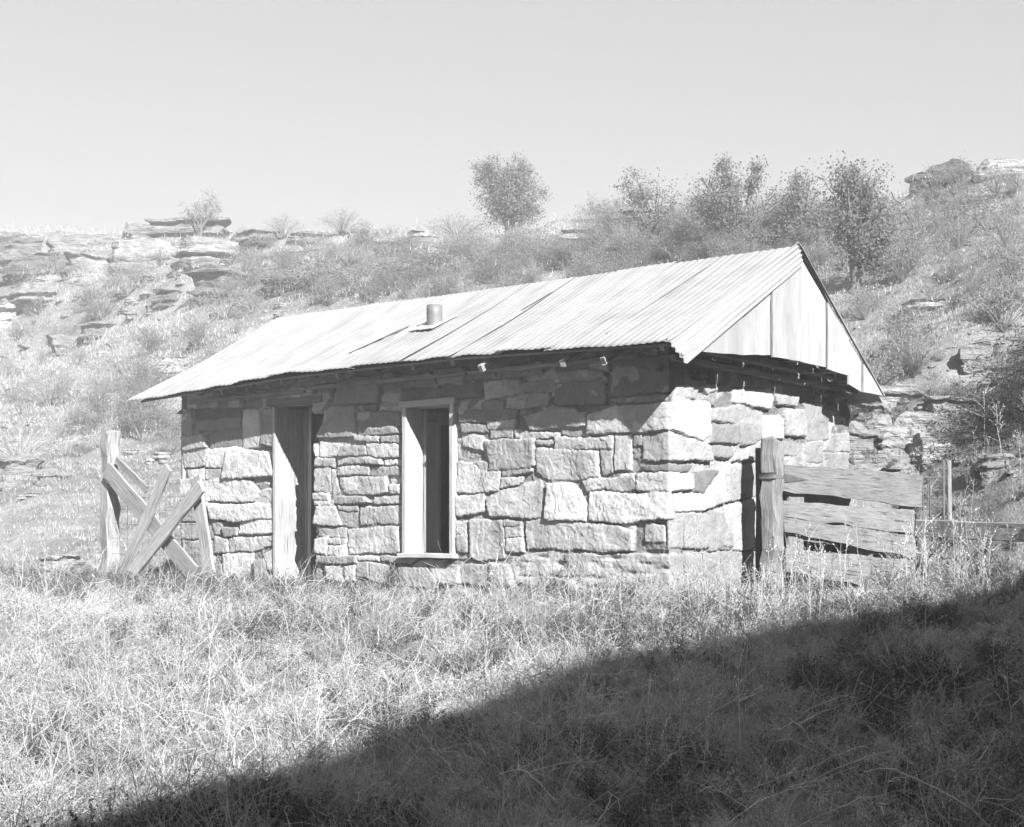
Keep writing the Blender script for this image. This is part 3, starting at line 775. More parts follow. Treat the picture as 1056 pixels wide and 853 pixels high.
# door: lining board, posts, leaf standing open inside
door = empty('door', (P2(dl, .1)[0], P2(dl, .1)[1], 0)); door.parent = cab; door.location = (P2(dl, .1)[0]-base[0], P2(dl, .1)[1]-base[1], 0)
def under(o, root, grand):                             # parts of a parented empty
    wx, wy = grand.location.x+root.location.x, grand.location.y+root.location.y
    o.parent = root; o.location = (-wx, -wy, 0); return o
mb = MB()
A = [np.r_[P2(dl-.012, -.04), -.1], np.r_[P2(dl-.012, .40), -.1], np.r_[P2(dl-.012, .40), dtop], np.r_[P2(dl-.012, -.04), dtop]]
slab_poly(mb, A, np.r_[-U, 0], .035, tone=.46, axis='v'); 
under(mb.build('jamb', M_WOOD), door, cab)
mb = MB(); beam(mb, np.r_[P2(dl-.035, .41), -.1], np.r_[P2(dl-.035, .41), dtop], .06, .05, up=(0, 1, 0), tone=.35); under(mb.build('jamb', M_WOOD), door, cab)
mb = MB()
hx = P2(dl-.05, .46); dirv = W*.9+(-U)*.28; dirv /= np.linalg.norm(dirv)
for k in range(5):
    a = hx+dirv*(.165*k); b = hx+dirv*(.165*(k+1)-.006)
    n_ = np.array([-U[0], -U[1]]); slab_poly(mb, [np.r_[a, .02], np.r_[b, .02], np.r_[b, dtop-.05], np.r_[a, dtop-.05]], np.r_[n_, 0], .03, tone=.3, axis='v')
under(mb.build('door_leaf', M_WOOD), door, cab)
mb = MB(); q_ = P2(dl-.13, .36); beam(mb, np.r_[q_, -.1], np.r_[q_+[.01, .02], dtop+.02], .035, .045, up=(0, 1, 0), tone=.6, n=5, wob=.004); under(mb.build('prop_pole', M_WOOD), door, cab)
# window
win = empty('window', (0, 0, 0)); win.parent = cab; win.location = (P2(wl, 0)[0]-base[0], P2(wl, 0)[1]-base[1], 0)
mb = MB(); E0 = -.055
fw = .055
def fbox(mb, t0, t1, s0, s1, z0, z1, tone=.62, ax=2):
    c = [(t0+t1)/2, (s0+s1)/2, (z0+z1)/2]
    if ax == 2: beam(mb, np.r_[P2(c[0], c[1]), z0], np.r_[P2(c[0], c[1]), z1], abs(t1-t0), abs(s1-s0), up=np.r_[-W, 0], tone=tone, n=5, wob=.002)
    else: beam(mb, np.r_[P2(t0, c[1]), c[2]], np.r_[P2(t1, c[1]), c[2]], abs(s1-s0), abs(z1-z0), up=(0, 0, 1), tone=tone, n=5, wob=.002)
fbox(mb, wl-.058, wl, E0, .20, wbot, wtop, .50)        # left post with deep reveal
fbox(mb, wr, wr+.055, E0, .20, wbot, wtop, .50)
fbox(mb, wr-.03, wl+.02, E0-.012, .20, wtop-.03, wtop+.035, .42, ax=0)
under(mb.build('frame', M_FRAME), win, cab)
mb = MB(); fbox(mb, wr-.02, wl+.03, E0-.035, .22, wbot-.035, wbot+.012, .60, ax=0); under(mb.build('sill', M_FRAME), win, cab)
# shutter standing inward from the left post
mb = MB(); h0 = P2(wl-.065, .205); dv = W*.985+(-U)*.17; dv /= np.linalg.norm(dv)
SL = .20
a, b = h0, h0+dv*SL
slab_poly(mb, [np.r_[a, wbot+.02], np.r_[b, wbot+.02], np.r_[b, wtop-.04], np.r_[a, wtop-.04]], np.r_[-U, 0], .02, tone=.36, axis='v')
for fa, fb in ((0, .12), (.80, 1.0)):
    a, b = h0+dv*SL*fa, h0+dv*SL*fb; off = np.r_[-U*.02, 0]
    slab_poly(mb, [np.r_[a, wbot+.02]+off, np.r_[b, wbot+.02]+off, np.r_[b, wtop-.04]+off, np.r_[a, wtop-.04]+off], np.r_[-U, 0], .018, tone=.42 if fa == 0 else .3, axis='v')
a, b = h0+dv*.03, h0+dv*.16
slab_poly(mb, [np.r_[a, wtop-.16]+off, np.r_[b, wtop-.16]+off, np.r_[b, wtop-.05]+off, np.r_[a, wtop-.05]+off], np.r_[-U, 0], .018, tone=.26)
under(mb.build('shutter', M_FRAME), win, cab)
# stove pipe with flashing on the front slope
def slope_hit(px, py):
    nrm = None; best_ = None
    for k in np.arange(11, 20, .01):
        r = ray(px, py)*k; r[2] += EYE; q_ = r[:2]-P2(); s_ = q_@W; t_ = q_@U
        z_ = zeave(t_)+(zridge(t_)-zeave(t_))*(s_+.42)/(SR+.42)-.02
        if r[2] < z_ : return r
    return r
pb = slope_hit(448, 337)
pipe = empty('stove_pipe', (0, 0, 0)); pipe.parent = cab; pipe.location = (pb[0]-base[0], pb[1]-base[1], pb[2])
mb = MB(); ang = np.linspace(0, 2*math.pi, 25)[:-1]; R_ = .083
rings = [(R_, -.12), (R_, .02), (R_, .12), (R_*1.02, .135), (R_, .15), (R_, .225), (R_*.93, .225), (R_*.93, -.05)]
V = [np.array([pb[0]+r_*math.cos(a), pb[1]+r_*math.sin(a), pb[2]+z_]) for r_, z_ in rings for a in ang]
Q = [(i*24+j, i*24+(j+1) % 24, (i+1)*24+(j+1) % 24, (i+1)*24+j) for i in range(len(rings)-1) for j in range(24)]
mb.add(V, Q=Q, tone=.25); o = mb.build('flue', M_TIN, smooth=True); o.parent = pipe; o.location = (-pb[0], -pb[1], -pb[2])
mb = MB()
def on_slope(t_, s_, up): return np.r_[P2(t_, s_), zeave(t_)+(zridge(t_)-zeave(t_))*(s_+.42)/(SR+.42)-.02+up]
qq = pb[:2]-P2(); ts_, ss_ = qq@U, qq@W
slab_poly(mb, [on_slope(ts_+.19, ss_-.20, .055), on_slope(ts_-.16, ss_-.20, .050), on_slope(ts_-.16, ss_+.20, .030), on_slope(ts_+.19, ss_+.20, .028)], np.array([NF[0]*.5, NF[1]*.5, .85]), .008, tone=.5, edge_n=6, jit=.012)
o = mb.build('flashing', M_TIN); o.parent = pipe; o.location = (-pb[0], -pb[1], -pb[2])
# lifted lap of the sheet that leads down from the pipe
mb = MB()
a = slope_hit(362, 366); b = slope_hit(424, 339)
for i_, (pp, qq_) in enumerate(((a, b),)):
    nrm = np.array([NF[0]*.5, NF[1]*.5, .85]); sdv = np.r_[U, 0]*.05
    slab_poly(mb, [pp+nrm*.035, qq_+nrm*.045, qq_+sdv+nrm*.02, pp+sdv+nrm*.012], nrm, .004, tone=.45, edge_n=8, jit=.006)
    mb.build('lap_strip', M_TIN, cab); mb = MB()
for (x0, y0, x1, y1) in ((627, 344, 735, 272), (540, 318, 572, 300), (606, 342, 640, 322)):
    a = slope_hit(x0, y0+2); b = slope_hit(x1, y1+2)
    slab_poly(mb, [a+nrm*.028, b+nrm*.028, b+sdv*.7+nrm*.016, a+sdv*.7+nrm*.016], nrm, .004, tone=.46, edge_n=10, jit=.004)
    mb.build('lap_strip', M_TIN, cab); mb = MB()

# ------------------------------------------------------------------ plank gate, posts and rail on the right
OG = .30
gp = lambda px, py, o=OG: on_plane(px, py, P2()+NG*o, NG)
post = MB(); a = gp(796, 600, .36); b = gp(796, 456, .36)
beam(post, np.r_[a[:2], -.3], b, .19, .16, up=np.r_[NG, 0], tone=.25, n=14, wob=.016, taper=.93, seed=3)
V_ = post.V[0]; V_ += np.stack([fbm(V_[:,0]*9, V_[:,1]*9, V_[:,2]*2.2, 2)]*3, 1)*[.012, .012, 0]; V_[-8:, 2] += np.array([.03, -.02, .05, .02, -.05, -.02, .03, .0])
po_ = post.build('gate_post', M_WOOD, loc=(a[0], a[1], 0))
tag(po_, 'thick split-topped weathered post against the gable wall that carries the gate hinge', 'gate post')
g0 = gp(810, 600); gate = empty('plank_gate', (g0[0], g0[1], 0))
tag(gate, 'wide weathered plank gate hung on the thick post beside the cabin', 'gate')
planks = [([(809, 478.5), (951, 490), (951, 523), (806, 506)], .23), ([(808, 516), (943, 527), (943, 551), (808, 531.5)], .26),
          ([(808, 534), (945, 553), (945, 576), (809, 549)], .24), ([(810, 566), (942, 578), (938, 612), (810, 590)], .25)]
for k, (pl, tn) in enumerate(planks):
    mb = MB(); pts = [gp(x, y) for x, y in (pl[3], pl[2], pl[1], pl[0])]
    slab_poly(mb, pts, np.r_[NG, 0], .032, tone=tn, edge_n=12, jit=.010); mb.build('plank', M_WOOD, gate)
for x0, x1, y0, y1 in ((814, 829, 470, 592), (929, 943, 488, 612)):
    mb = MB(); pts = [gp(x, y, OG-.045) for x, y in ((x0, y1), (x1, y1), (x1, y0+10), (x0, y0+12))]
    slab_poly(mb, pts, np.r_[NG, 0], .03, tone=.26, axis='v'); mb.build('batten', M_WOOD, gate)
mb = MB(); pts = [gp(x, y, OG+.012) for x, y in ((806, 498), (830, 495.5), (830, 494), (806, 488))]
slab_poly(mb, pts, np.r_[NG, 0], .008, tone=.2, jit=.001); mb.build('hinge', M_IRON, gate)
hb = MB(); c_ = gp(796, 491, .36)
beam(hb, c_-[0, 0, .028], c_+[0, 0, .028], .205, .175, up=np.r_[NG, 0], tone=.2, n=2, wob=.001)
o = hb.build('hinge_band', M_IRON, po_, smooth=True); o.location = (-po_.location.x, -po_.location.y, -po_.location.z)
# dark strip put in for the shadow the hinge post throws on the stones
mb = MB(); a = gp(783.5, 585, .16); b = gp(783.5, 464, .16)
beam(mb, np.r_[a[:2], -.2], np.r_[b[:2], b[2]], .07, .06, up=np.r_[NG, 0], tone=.07, n=5)
tag(mb.build('shadow_strip', M_WOOD, loc=(a[0], a[1], 0)), 'narrow dark strip standing for the shadow of the gate post on the wall', 'shadow strip')
# latch post and far rail
lp = MB(); a = gp(949, 600, .24); b = gp(949, 527, .24)
tube(lp, [np.r_[a[:2], -.2], np.r_[a[:2], .35], np.r_[a[:2]+[.02, 0], .6], np.r_[b[:2], b[2]]], [.085, .095, .08, .06], k=11, tone=.15)
lpo = lp.build('latch_post', M_WOOD, smooth=True, loc=(a[0], a[1], 0)); tag(lpo, 'rotted dark stub post at the free end of the plank gate', 'post')
R0 = a[:2]; d0 = a[1]
def at(px, py, d): r = ray(px, py)*d; r[2] += EYE; return r
rail = empty('rail_fence', (at(1000, 600, 15.4)[0], 15.4, 0)); tag(rail, 'low log rail running right from the rotted stub post into the weeds', 'fence')
mb = MB(); beam(mb, at(947, 545, 15.95), at(1160, 553, 13.9), .08, .19, tone=.34, n=26, wob=.005)
mb.build('rail', M_WOOD, rail)
mb = MB(); q_ = at(1100, 545, 14.3); tube(mb, [np.r_[q_[:2], -.1], np.r_[q_[:2], .95]], [.08, .07], k=10, tone=.35); mb.build('post', M_WOOD, rail, smooth=True)
wp = empty('wire_panel', (at(965, 535, 16.3)[0], 16.3, 0)); tag(wp, 'narrow panel of rusty square wire between thin uprights above the log rail', 'wire panel')
mb = MB(); q1 = at(980, 535, 16.3); q2 = at(978.5, 475, 16.3)
tube(mb, [np.r_[q1[:2], .0], q2], [.03, .028], k=8, tone=.26); mb.build('upright', M_WOOD, wp, smooth=True)
mb = MB(); q1 = at(974, 532, 16.25); q2 = at(973, 475, 16.25)
tube(mb, [np.r_[q1[:2], .0], q2], [.012, .012], k=6, tone=.12); mb.build('upright', M_IRON, wp, smooth=True)
mb = MB()
for x in (952, 957.5, 959.5): tube(mb, [at(x, 540, 16.25), at(x-.5, 493, 16.25)], .010 if x != 957.5 else .006, k=5)
for y in (492.5, 505, 523): tube(mb, [at(951, y, 16.25), at(975, y, 16.25)], .010 if y < 500 else .006, k=5)
mb.build('wire_mesh', M_IRON, wp)

# ------------------------------------------------------------------ leaning planks and post on the left
def lplane(px, py, off=0.0):                           # upright plane from (113, d 17.4) to (215, d 16.2)
    a = np.array([(113-PX)/F*17.4, 17.4]); b = np.array([(215-PX)/F*16.15, 16.15]); d = b-a; n = np.array([d[1], -d[0]]); n /= np.linalg.norm(n)
    if n[1] > 0: n = -n
    return on_plane(px, py, a+n*off, n), np.r_[n, 0]
br = empty('fence_brace', (lplane(150, 600)[0][0], lplane(150, 600)[0][1], 0)); tag(br, 'crossed weathered planks nailed between a split post and the cabin corner', 'fence')
mb = MB(); P_, n_ = lplane(113, 446); Q_, _ = lplane(113, 560)
beam(mb, np.r_[Q_[:2], -.3], P_, .19, .17, up=n_, tone=.36, n=14, wob=.014, seed=8); V_ = mb.V[0]
V_ += np.stack([fbm(V_[:,0]*9, V_[:,1]*9, V_[:,2]*2.2, 2)]*3, 1)*[.014, .014, 0]; V_[-8:, 2] += np.array([.02, -.03, .04, .0, -.04, .03, -.02, .03])
mb.build('post', M_WOOD, br)
for k, (x0, y0, x1, y1, wpx, off, tn) in enumerate(((109, 484, 200, 594, 19, .13, .34), (173, 482, 116, 612, 13, .20, .44), (206, 501, 134, 592, 14, .26, .46), (200, 492, 217, 606, 15, .16, .44), (119, 474, 150, 505, 7, .05, .3))):
    a, n_ = lplane(x0, y0, off); b, _ = lplane(x1, y1, off); d = (b-a)/np.linalg.norm(b-a); sd = np.cross(d, n_); sd /= np.linalg.norm(sd)
    w_ = wpx*16.6/F/2; mb = MB(); pts = [a-sd*w_, b-sd*w_, b+sd*w_, a+sd*w_]
    slab_poly(mb, pts, n_, .035, tone=tn, edge_n=10, jit=.006); mb.build('plank', M_WOOD, br)
mb = MB()
for y in (498, 512, 526, 541, 556, 572):
    tube(mb, [lplane(105, y-2, .02)[0], lplane(150, y+1, .02)[0], lplane(205, y, .02)[0]], .002, k=4)
for x in range(120, 205, 11): tube(mb, [lplane(x, 496, .02)[0], lplane(x+1, 590, .02)[0]], .0018, k=4)
mb.build('wire_mesh', M_IRON, br)

# ------------------------------------------------------------------ rocks
def ico(sub):
    t = (1+5**.5)/2
    V = [(-1,t,0),(1,t,0),(-1,-t,0),(1,-t,0),(0,-1,t),(0,1,t),(0,-1,-t),(0,1,-t),(t,0,-1),(t,0,1),(-t,0,-1),(-t,0,1)]
    Fc = [(0,11,5),(0,5,1),(0,1,7),(0,7,10),(0,10,11),(1,5,9),(5,11,4),(11,10,2),(10,7,6),(7,1,8),(3,9,4),(3,4,2),(3,2,6),(3,6,8),(3,8,9),(4,9,5),(2,4,11),(6,2,10),(8,6,7),(9,8,1)]
    V = [np.array(v)/np.linalg.norm(v) for v in V]
    for _ in range(sub):
        c = {}; F2 = []
        def mid(a, b):
            k = (min(a, b), max(a, b))
            if k not in c:
                m = V[a]+V[b]; V.append(m/np.linalg.norm(m)); c[k] = len(V)-1
            return c[k]
        for a, b, d in Fc:
            x, y, z = mid(a, b), mid(b, d), mid(d, a); F2 += [(a, x, z), (b, y, x), (d, z, y), (x, y, z)]
        Fc = F2
    return np.array(V), np.array(Fc)
ICO = {3: ico(3), 4: ico(4), 5: ico(5)}
def rock_verts(seed, dims, sub, slab=.5):
    r = np.random.default_rng(seed); V, T = ICO[sub]; V = V.copy()
    V = np.sign(V)*np.abs(V)**.85
    for k in range(11):
        a = r.uniform(0, 2*math.pi); n = np.array([math.cos(a), math.sin(a), r.normal(0, .25)]); n /= np.linalg.norm(n)
        d = r.uniform(.55, .9); e = V@n-d; V = V-n*np.clip(e, 0, None)[:, None]*.97
    for sgn in (1, -1):
        n = np.array([r.normal(0, .12), r.normal(0, .12), sgn]); n /= np.linalg.norm(n); e = V@n-r.uniform(.5, .65); V = V-n*np.clip(e, 0, None)[:, None]*.97
    V = V/np.abs(V).max(0)
    W_ = V*np.array(dims)/2
    o = seed*3.7
    lay = vnoise(W_[:, 2]*(5/max(dims[2], .2))*1.6+o, 0*W_[:, 0]+o)
    rad = np.stack([V[:, 0], V[:, 1], 0*V[:, 0]], 1)
    lay2 = sstep(-.1, .1, lay)-.5; W_ = W_+rad*((lay*.06+lay2*.13)*min(dims[0], dims[1]))[:, None]
    s = 2.2/max(dims); n3 = np.stack([fbm(W_[:, 0]*s*2+o, W_[:, 1]*s*2, W_[:, 2]*s*4+k*9, 4) for k in range(3)], 1)
    W_ = W_+n3*np.array([.045, .045, .05])*np.array(dims)
    return W_, T
def rock(x0, y0, x1, y1, tone, seed, label, depth=.75, rot=0.0, tilt=0.0, name='rock', group=None, sub=4):
    cx = (x0+x1)/2; p, d = hit(cx, y1-1)
    d = d+.0; Wd = (x1-x0)*d/F; dc = d+Wd*depth*.30
    ztop = EYE+(PY-y0)/F*dc; zb = min(p[2], EYE+(PY-y1)/F*dc)-.12
    H = max(ztop-zb, .12); V, T = rock_verts(seed, (Wd*1.05, Wd*depth, H*1.12), sub)
    c, s = math.cos(rot), math.sin(rot); V = np.c_[V[:, 0]*c-V[:, 1]*s, V[:, 0]*s+V[:, 1]*c, V[:, 2]]
    c, s = math.cos(tilt), math.sin(tilt); V = np.c_[V[:, 0]*c-V[:, 2]*s, V[:, 1], V[:, 0]*s+V[:, 2]*c]
    loc = (cx-PX)/F*dc, dc, (ztop+zb)/2
    o = mesh_np(name, V+np.array(loc), T, M_ROCK, tone=tone, smooth=False, loc=loc)
    return tag(o, label, 'rock', group)
GL = 'sandstone ledges along the rim of the hill'; GR = 'rocks lying on the slope'
RK = [
 (-14, 246, 46, 290, .36, 'weathered block of ledge at the left edge under the rim', .8, GL), (40, 243, 134, 263, .42, 'long flat cap ledge along the left skyline', .5, GL),
 (4, 262, 66, 288, .25, 'rounded ledge below the long cap ledge, its shade put into the dark tone', .6, GL), (8, 288, 80, 313, .46, 'pale flat slab with a dark overhang near the left edge', .7, GL),  # rounded ledge: shade painted as a low tone
 (-12, 303, 44, 324, .38, 'curved shelf of rock just below the pale overhanging slab', .7, GL), (-14, 315, 26, 342, .55, 'whitest boulder at the left edge under the ledges', .8, GR),
 (154, 223, 237, 250, .36, 'large overhanging boulder perched on the left skyline', .7, GL), (123, 231, 160, 249, .42, 'blocky rock just left of the perched skyline boulder', .7, GL),
 (108, 248, 182, 284, .50, 'pale rock shoulder directly below the perched boulder', .6, GL), (180, 248, 250, 276, .44, 'broken ledge to the right under the perched boulder', .6, GL),
 (60, 262, 115, 292, .46, 'blocky pale face between the dark ledge and the shoulder', .6, GL),
 (188, 277, 272, 312, .28, 'smooth grey slab leaning on the slope below the ledges', .6, GR), (154, 298, 200, 316, .27, 'small dark ledge left of the smooth leaning slab', .6, GR),
 (243, 238, 300, 252, .46, 'thin skyline ledge between the perched boulder and the first skyline bush', .5, GL), (302, 241, 347, 253, .40, 'stacked thin slabs beneath the second skyline bush', .6, GL),
 (350, 237, 388, 248, .42, 'thin slab on the skyline right of the second skyline bush', .6, GL), (386, 249, 416, 264, .18, 'small dark shaded rock on the rim left of centre', .7, GL),
 (412, 240, 455, 250, .46, 'low pale ledge at the foot of the long skyline bush', .6, GL), (272, 286, 332, 301, .38, 'flat slab with a dark gap under it above the tin roof', .6, GR),
 (48, 345, 82, 367, .36, 'angular rock in the grass at the left, lowest of its row', .8, GR), (76, 335, 126, 353, .34, 'string of dark edged rock lying beside the angular rock', .6, GR),
 (164, 368, 200, 386, .52, 'bright white rock close to the low end of the roof', .7, GR), (-4, 468, 42, 502, .40, 'low pale rock half buried at the left edge behind the dry grass', .8, GR),
 (36, 484, 70, 500, .4, 'small pale stone right of the low pale rock at the left edge', .8, GR),
 (38, 574, 88, 600, .50, 'half buried flat rock in the grass left of the split post', .7, GR), (140, 662, 172, 682, .50, 'small rounded rock showing through the foreground grass', .8, GR),
 (936, 178, 968, 200, .26, 'grey ledge block at the left end of the right hand rim', .7, GL), (957, 168, 1008, 188, .16, 'dark broken slabs stacked on the right skyline', .5, GL),
 (996, 166, 1066, 182, .50, 'pale long slab on the skyline at the right edge', .5, GL), (966, 196, 988, 209, .18, 'small dark block just below the right rim', .8, GL),
 (884, 414, 924, 446, .42, 'rock at the back corner of the cabin just under the gable tip', .8, GR), (908, 424, 966, 468, .44, 'slanting slab on the bank above the gate', .7, GR),
 (868, 440, 902, 484, .36, 'upright rock tight against the back corner of the cabin', .8, GR), (934, 452, 984, 482, .50, 'pale pointed rock just above the free end of the gate', .7, GR),
 (985, 352, 1022, 388, .32, 'leaning rock with a dark edge on the right slope', .6, GR), (950, 408, 1010, 434, .38, 'flat ledge on the bank left of the dark bush', .6, GR),
 (900, 398, 950, 420, .46, 'pale ledge above the bank right of the gable tip', .6, GR), (922, 312, 978, 328, .56, 'pale flat rock in the grass right of the dark trunked tree', .6, GR),
 (575, 236, 645, 249, .44, 'low ledge on the skyline right of the round tree', .5, GL), (640, 218, 704, 240, .36, 'grey ledge on the skyline left of the tree clump', .5, GL),
 (905, 448, 936, 474, .48, 'broken wedge of rock between the cabin corner and the slanting slab', .7, GR),
 (1005, 470, 1050, 494, .40, 'layered rock on the bank under the dark bush', .6, GR),
 (178, 582, 232, 604, .46, 'rounded stone in the shade under the crossed planks', .7, GR),
]
for i, (x0, y0, x1, y1, tn, lb, dp, g_) in enumerate(RK):
    r = np.random.default_rng(i+900)
    rock(x0, y0, x1, y1, tn*(1.0 if 'white' in lb else .70 if i < 24 else .85), 31+i*7, lb, dp, rot=r.uniform(-.25, .25), tilt=r.normal(0, .03)-(.18 if 30 <= i <= 33 else 0), group=g_, sub=5 if (x1-x0) > 55 else 4)
# loose rubble nobody would count
mb = MB(); r = np.random.default_rng(77)
for i in range(420):
    if i < 150: px, py = r.uniform(0, 330), r.uniform(246, 330)
    elif i < 220: px, py = r.uniform(-10, 200), r.uniform(330, 520)
    elif i < 330: px, py = r.uniform(880, 1060), r.uniform(400, 490)
    else: px, py = r.uniform(860, 1060), r.uniform(200, 400)
    p, d = hit(px, py); w_ = r.uniform(6, 24)*d/F*(.8 if i < 330 else .6)
    V, T = rock_verts(3000+i, (w_, w_*r.uniform(.6, 1), w_*r.uniform(.25, .5)), 3)
    a = r.uniform(0, 6.28); c, s = math.cos(a), math.sin(a); V = np.c_[V[:, 0]*c-V[:, 1]*s, V[:, 0]*s+V[:, 1]*c, V[:, 2]]
    mb.add(V+p+[0, 0, w_*.06], T=T, tone=r.uniform(.22, .46))
tag(mb.build('rubble', M_ROCK), 'loose rubble and small broken slabs scattered over the slopes', 'rubble', kind='stuff')

# ------------------------------------------------------------------ plants
def blades(r, n, h, spread, lean, width, seg=3, tone=(.4, .6)):
    """tuft of curved blades -> V, T, tone"""
    az = r.uniform(0, 2*math.pi, n); hh = h*r.uniform(.45, 1.1, n); ln = lean*r.uniform(.1, 1.2, n)
    b = np.stack([r.normal(0, spread, n), r.normal(0, spread, n), np.zeros(n)], 1)
    d = np.stack([np.cos(az), np.sin(az), 0*az], 1); sdv = np.stack([-np.sin(az+r.normal(0, .8, n)), np.cos(az), 0*az], 1)
    tn = r.uniform(*tone, n); V = []; tt = []
    for i in range(seg+1):
        f = i/seg; c = b+d*(ln*hh*f**1.7)[:, None]+np.array([0, 0, 1])*(hh*(f-.22*(ln*f)**2))[:, None]
        w = width*(1-f)**.7*.5
        if i < seg: V += [c-sdv*w, c+sdv*w]
        else: V += [c]
    V = np.stack(V, 1); m = V.shape[1]; T = []
    for i in range(seg-1): T += [(2*i, 2*i+1, 2*i+3), (2*i, 2*i+3, 2*i+2)]
    T += [(2*seg-2, 2*seg-1, 2*seg)]; T = np.array(T)
    return V.reshape(-1, 3), (T[None]+(np.arange(n)*m)[:, None, None]).reshape(-1, 3), np.repeat(tn, m)
def leaves(r, C, size, aspect=.35, tone=(.3, .5), up=.3):
    n = len(C); a = r.normal(0, 1, (n, 3)); a[:, 2] += up; a /= np.linalg.norm(a, axis=1)[:, None]
    b = np.cross(a, r.normal(0, 1, (n, 3))); b /= np.linalg.norm(b, axis=1)[:, None]
    s = size*r.uniform(.6, 1.3, n)[:, None]
    V = np.stack([C-a*s*.5, C+b*s*aspect*.5, C+a*s*.5, C-b*s*aspect*.5], 1)
    T = np.array([(0, 1, 2), (0, 2, 3)])
    return V.reshape(-1, 3), (T[None]+(np.arange(n)*4)[:, None, None]).reshape(-1, 3), np.repeat(r.uniform(*tone, n), 4)
def strip(r, P, w, tn):                                # thin twig as crossed ribbon
    P = np.asarray(P); n = len(P); d = np.gradient(P, axis=0); s = np.cross(d, r.normal(0, 1, 3)); s /= np.linalg.norm(s, axis=1)[:, None]+1e-9
    ww = np.linspace(1, .35, n)[:, None]*w*.5
    V = np.concatenate([P-s*ww, P+s*ww]); T = []
    for i in range(n-1): T += [(i, i+1, n+i+1), (i, n+i+1, n+i)]
    return V, np.array(T), np.full(len(V), tn)
def merge(parts):
    V = []; T = []; tn = []; n = 0
    for v, t, a in parts: V.append(v); T.append(t+n); tn.append(a); n += len(v)
    return np.concatenate(V), np.concatenate(T), np.concatenate(tn)
def weed(seed, h, stems, nl, lsize, tone, spread=.6, tw=.004):
    r = np.random.default_rng(seed); parts = []
    for k in range(stems):
        a = r.uniform(0, 6.28); ln = r.uniform(.1, spread); hh = h*r.uniform(.5, 1.05)
        f = np.linspace(0, 1, 6)[:, None]; d = np.array([math.cos(a), math.sin(a), 0])
        P = d*ln*hh*f**1.3+np.array([0, 0, 1])*hh*(f-.15*ln*f**2)+r.normal(0, .012*h/.4, (6, 3))*f
        parts.append(strip(r, P, tw, tone[1]))
        u = r.uniform(.12, 1, nl); i = u*5; lo = np.minimum(i.astype(int), 4); C = P[lo]*(1-(i-lo))[:, None]+P[lo+1]*(i-lo)[:, None]
        C = C+r.normal(0, .03*h/.4, (nl, 3))*(1.1-u)[:, None]
        parts.append(leaves(r, C, lsize, .3, tone, .6))
        for q in range(3):
            i0 = r.integers(1, 4); e = P[i0]+np.array([r.normal(0, .1), r.normal(0, .1), r.uniform(.05, .18)])*h/.4
            parts.append(strip(r, np.linspace(P[i0], e, 3), tw*.7, tone[1]))
            parts.append(leaves(r, P[i0]+(e-P[i0])*r.uniform(.3, 1, (nl//4, 1))+r.normal(0, .012, (nl//4, 3)), lsize*.8, .3, tone, .6))
    return merge(parts)
def stalk(seed, h, tone):
    r = np.random.default_rng(seed); f = np.linspace(0, 1, 9)[:, None]; P = np.array([r.normal(0, .15), r.normal(0, .15), 1])*h*f+np.cumsum(r.normal(0, .007, (9, 3)), 0)
    parts = [strip(r, P, .006, tone), strip(r, P, .006, tone)]
    for k in range(9):
        i = r.integers(2, 8); e = P[i]+np.array([r.normal(0, .12), r.normal(0, .12), r.uniform(.06, .22)])*h
        parts.append(strip(r, np.linspace(P[i], e, 3)+r.normal(0, .004, (3, 3)), .004, tone))
        parts.append(leaves(r, P[i]+(e-P[i])*r.uniform(.2, 1, (7, 1)), .02, .4, (tone*.8, tone*1.1), .8))
    return merge(parts)
def scatter(name, protos, pts, yaw, sc, tm, mat, which=None, label=None, cat=None, hs=None):
    r = np.random.default_rng(9); which = r.integers(0, len(protos), len(pts)) if which is None else which
    VV_ = []; TT_ = []; NN_ = []; n = 0
    for k, (V, T, tn) in enumerate(protos):
        m = which == k; K = m.sum()
        if not K: continue
        c, s = np.cos(yaw[m])[:, None], np.sin(yaw[m])[:, None]; S = sc[m][:, None]
        X = (V[None, :, 0]*c-V[None, :, 1]*s)*S+pts[m][:, :1]; Y = (V[None, :, 0]*s+V[None, :, 1]*c)*S+pts[m][:, 1:2]
        Z = V[None, :, 2]*S*(1 if hs is None else hs[m][:, None])+pts[m][:, 2:3]
        VV_.append(np.stack([X, Y, Z], -1).reshape(-1, 3).astype(np.float32)); TT_.append((T[None]+(np.arange(K)*len(V))[:, None, None]).reshape(-1, 3)+n)
        NN_.append((tn[None]*tm[m][:, None]).ravel()); n += K*len(V)
    o = mesh_np(name, np.concatenate(VV_), np.concatenate(TT_), mat, tone=np.concatenate(NN_))
    return tag(o, label, cat, kind='stuff')
def outside(x, y, mg=.03):
    p = (x-CX)*W[0]+(y-CY)*W[1]; q = (x-CX)*U[0]+(y-CY)*U[1]
    return ~((p > -mg) & (p < DEP+mg) & (q > -mg) & (q < LEN+mg))
def ground_pts(r, n, d0, d1, a0=-.45, a1=.45):
    d = np.sqrt(r.uniform(d0**2, d1**2, n)); a = r.uniform(a0, a1, n); x, y = a*d, d
    m = outside(x, y, .05); x, y = x[m], y[m]; return np.stack([x, y, terr(x, y)-.01], 1)
r = np.random.default_rng(21)
TUFT = [blades(r, 34, .20, .09, 1.0, .0042, 3, (.30, .85)) for _ in range(4)]+[blades(r, 26, .24, .08, 1.4, .0040, 3, (.34, .9)) for _ in range(3)]
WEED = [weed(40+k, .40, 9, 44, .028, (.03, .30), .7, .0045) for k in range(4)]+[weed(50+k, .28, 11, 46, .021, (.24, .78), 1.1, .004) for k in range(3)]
STALK = [stalk(70+k, .7, .7) for k in range(5)]
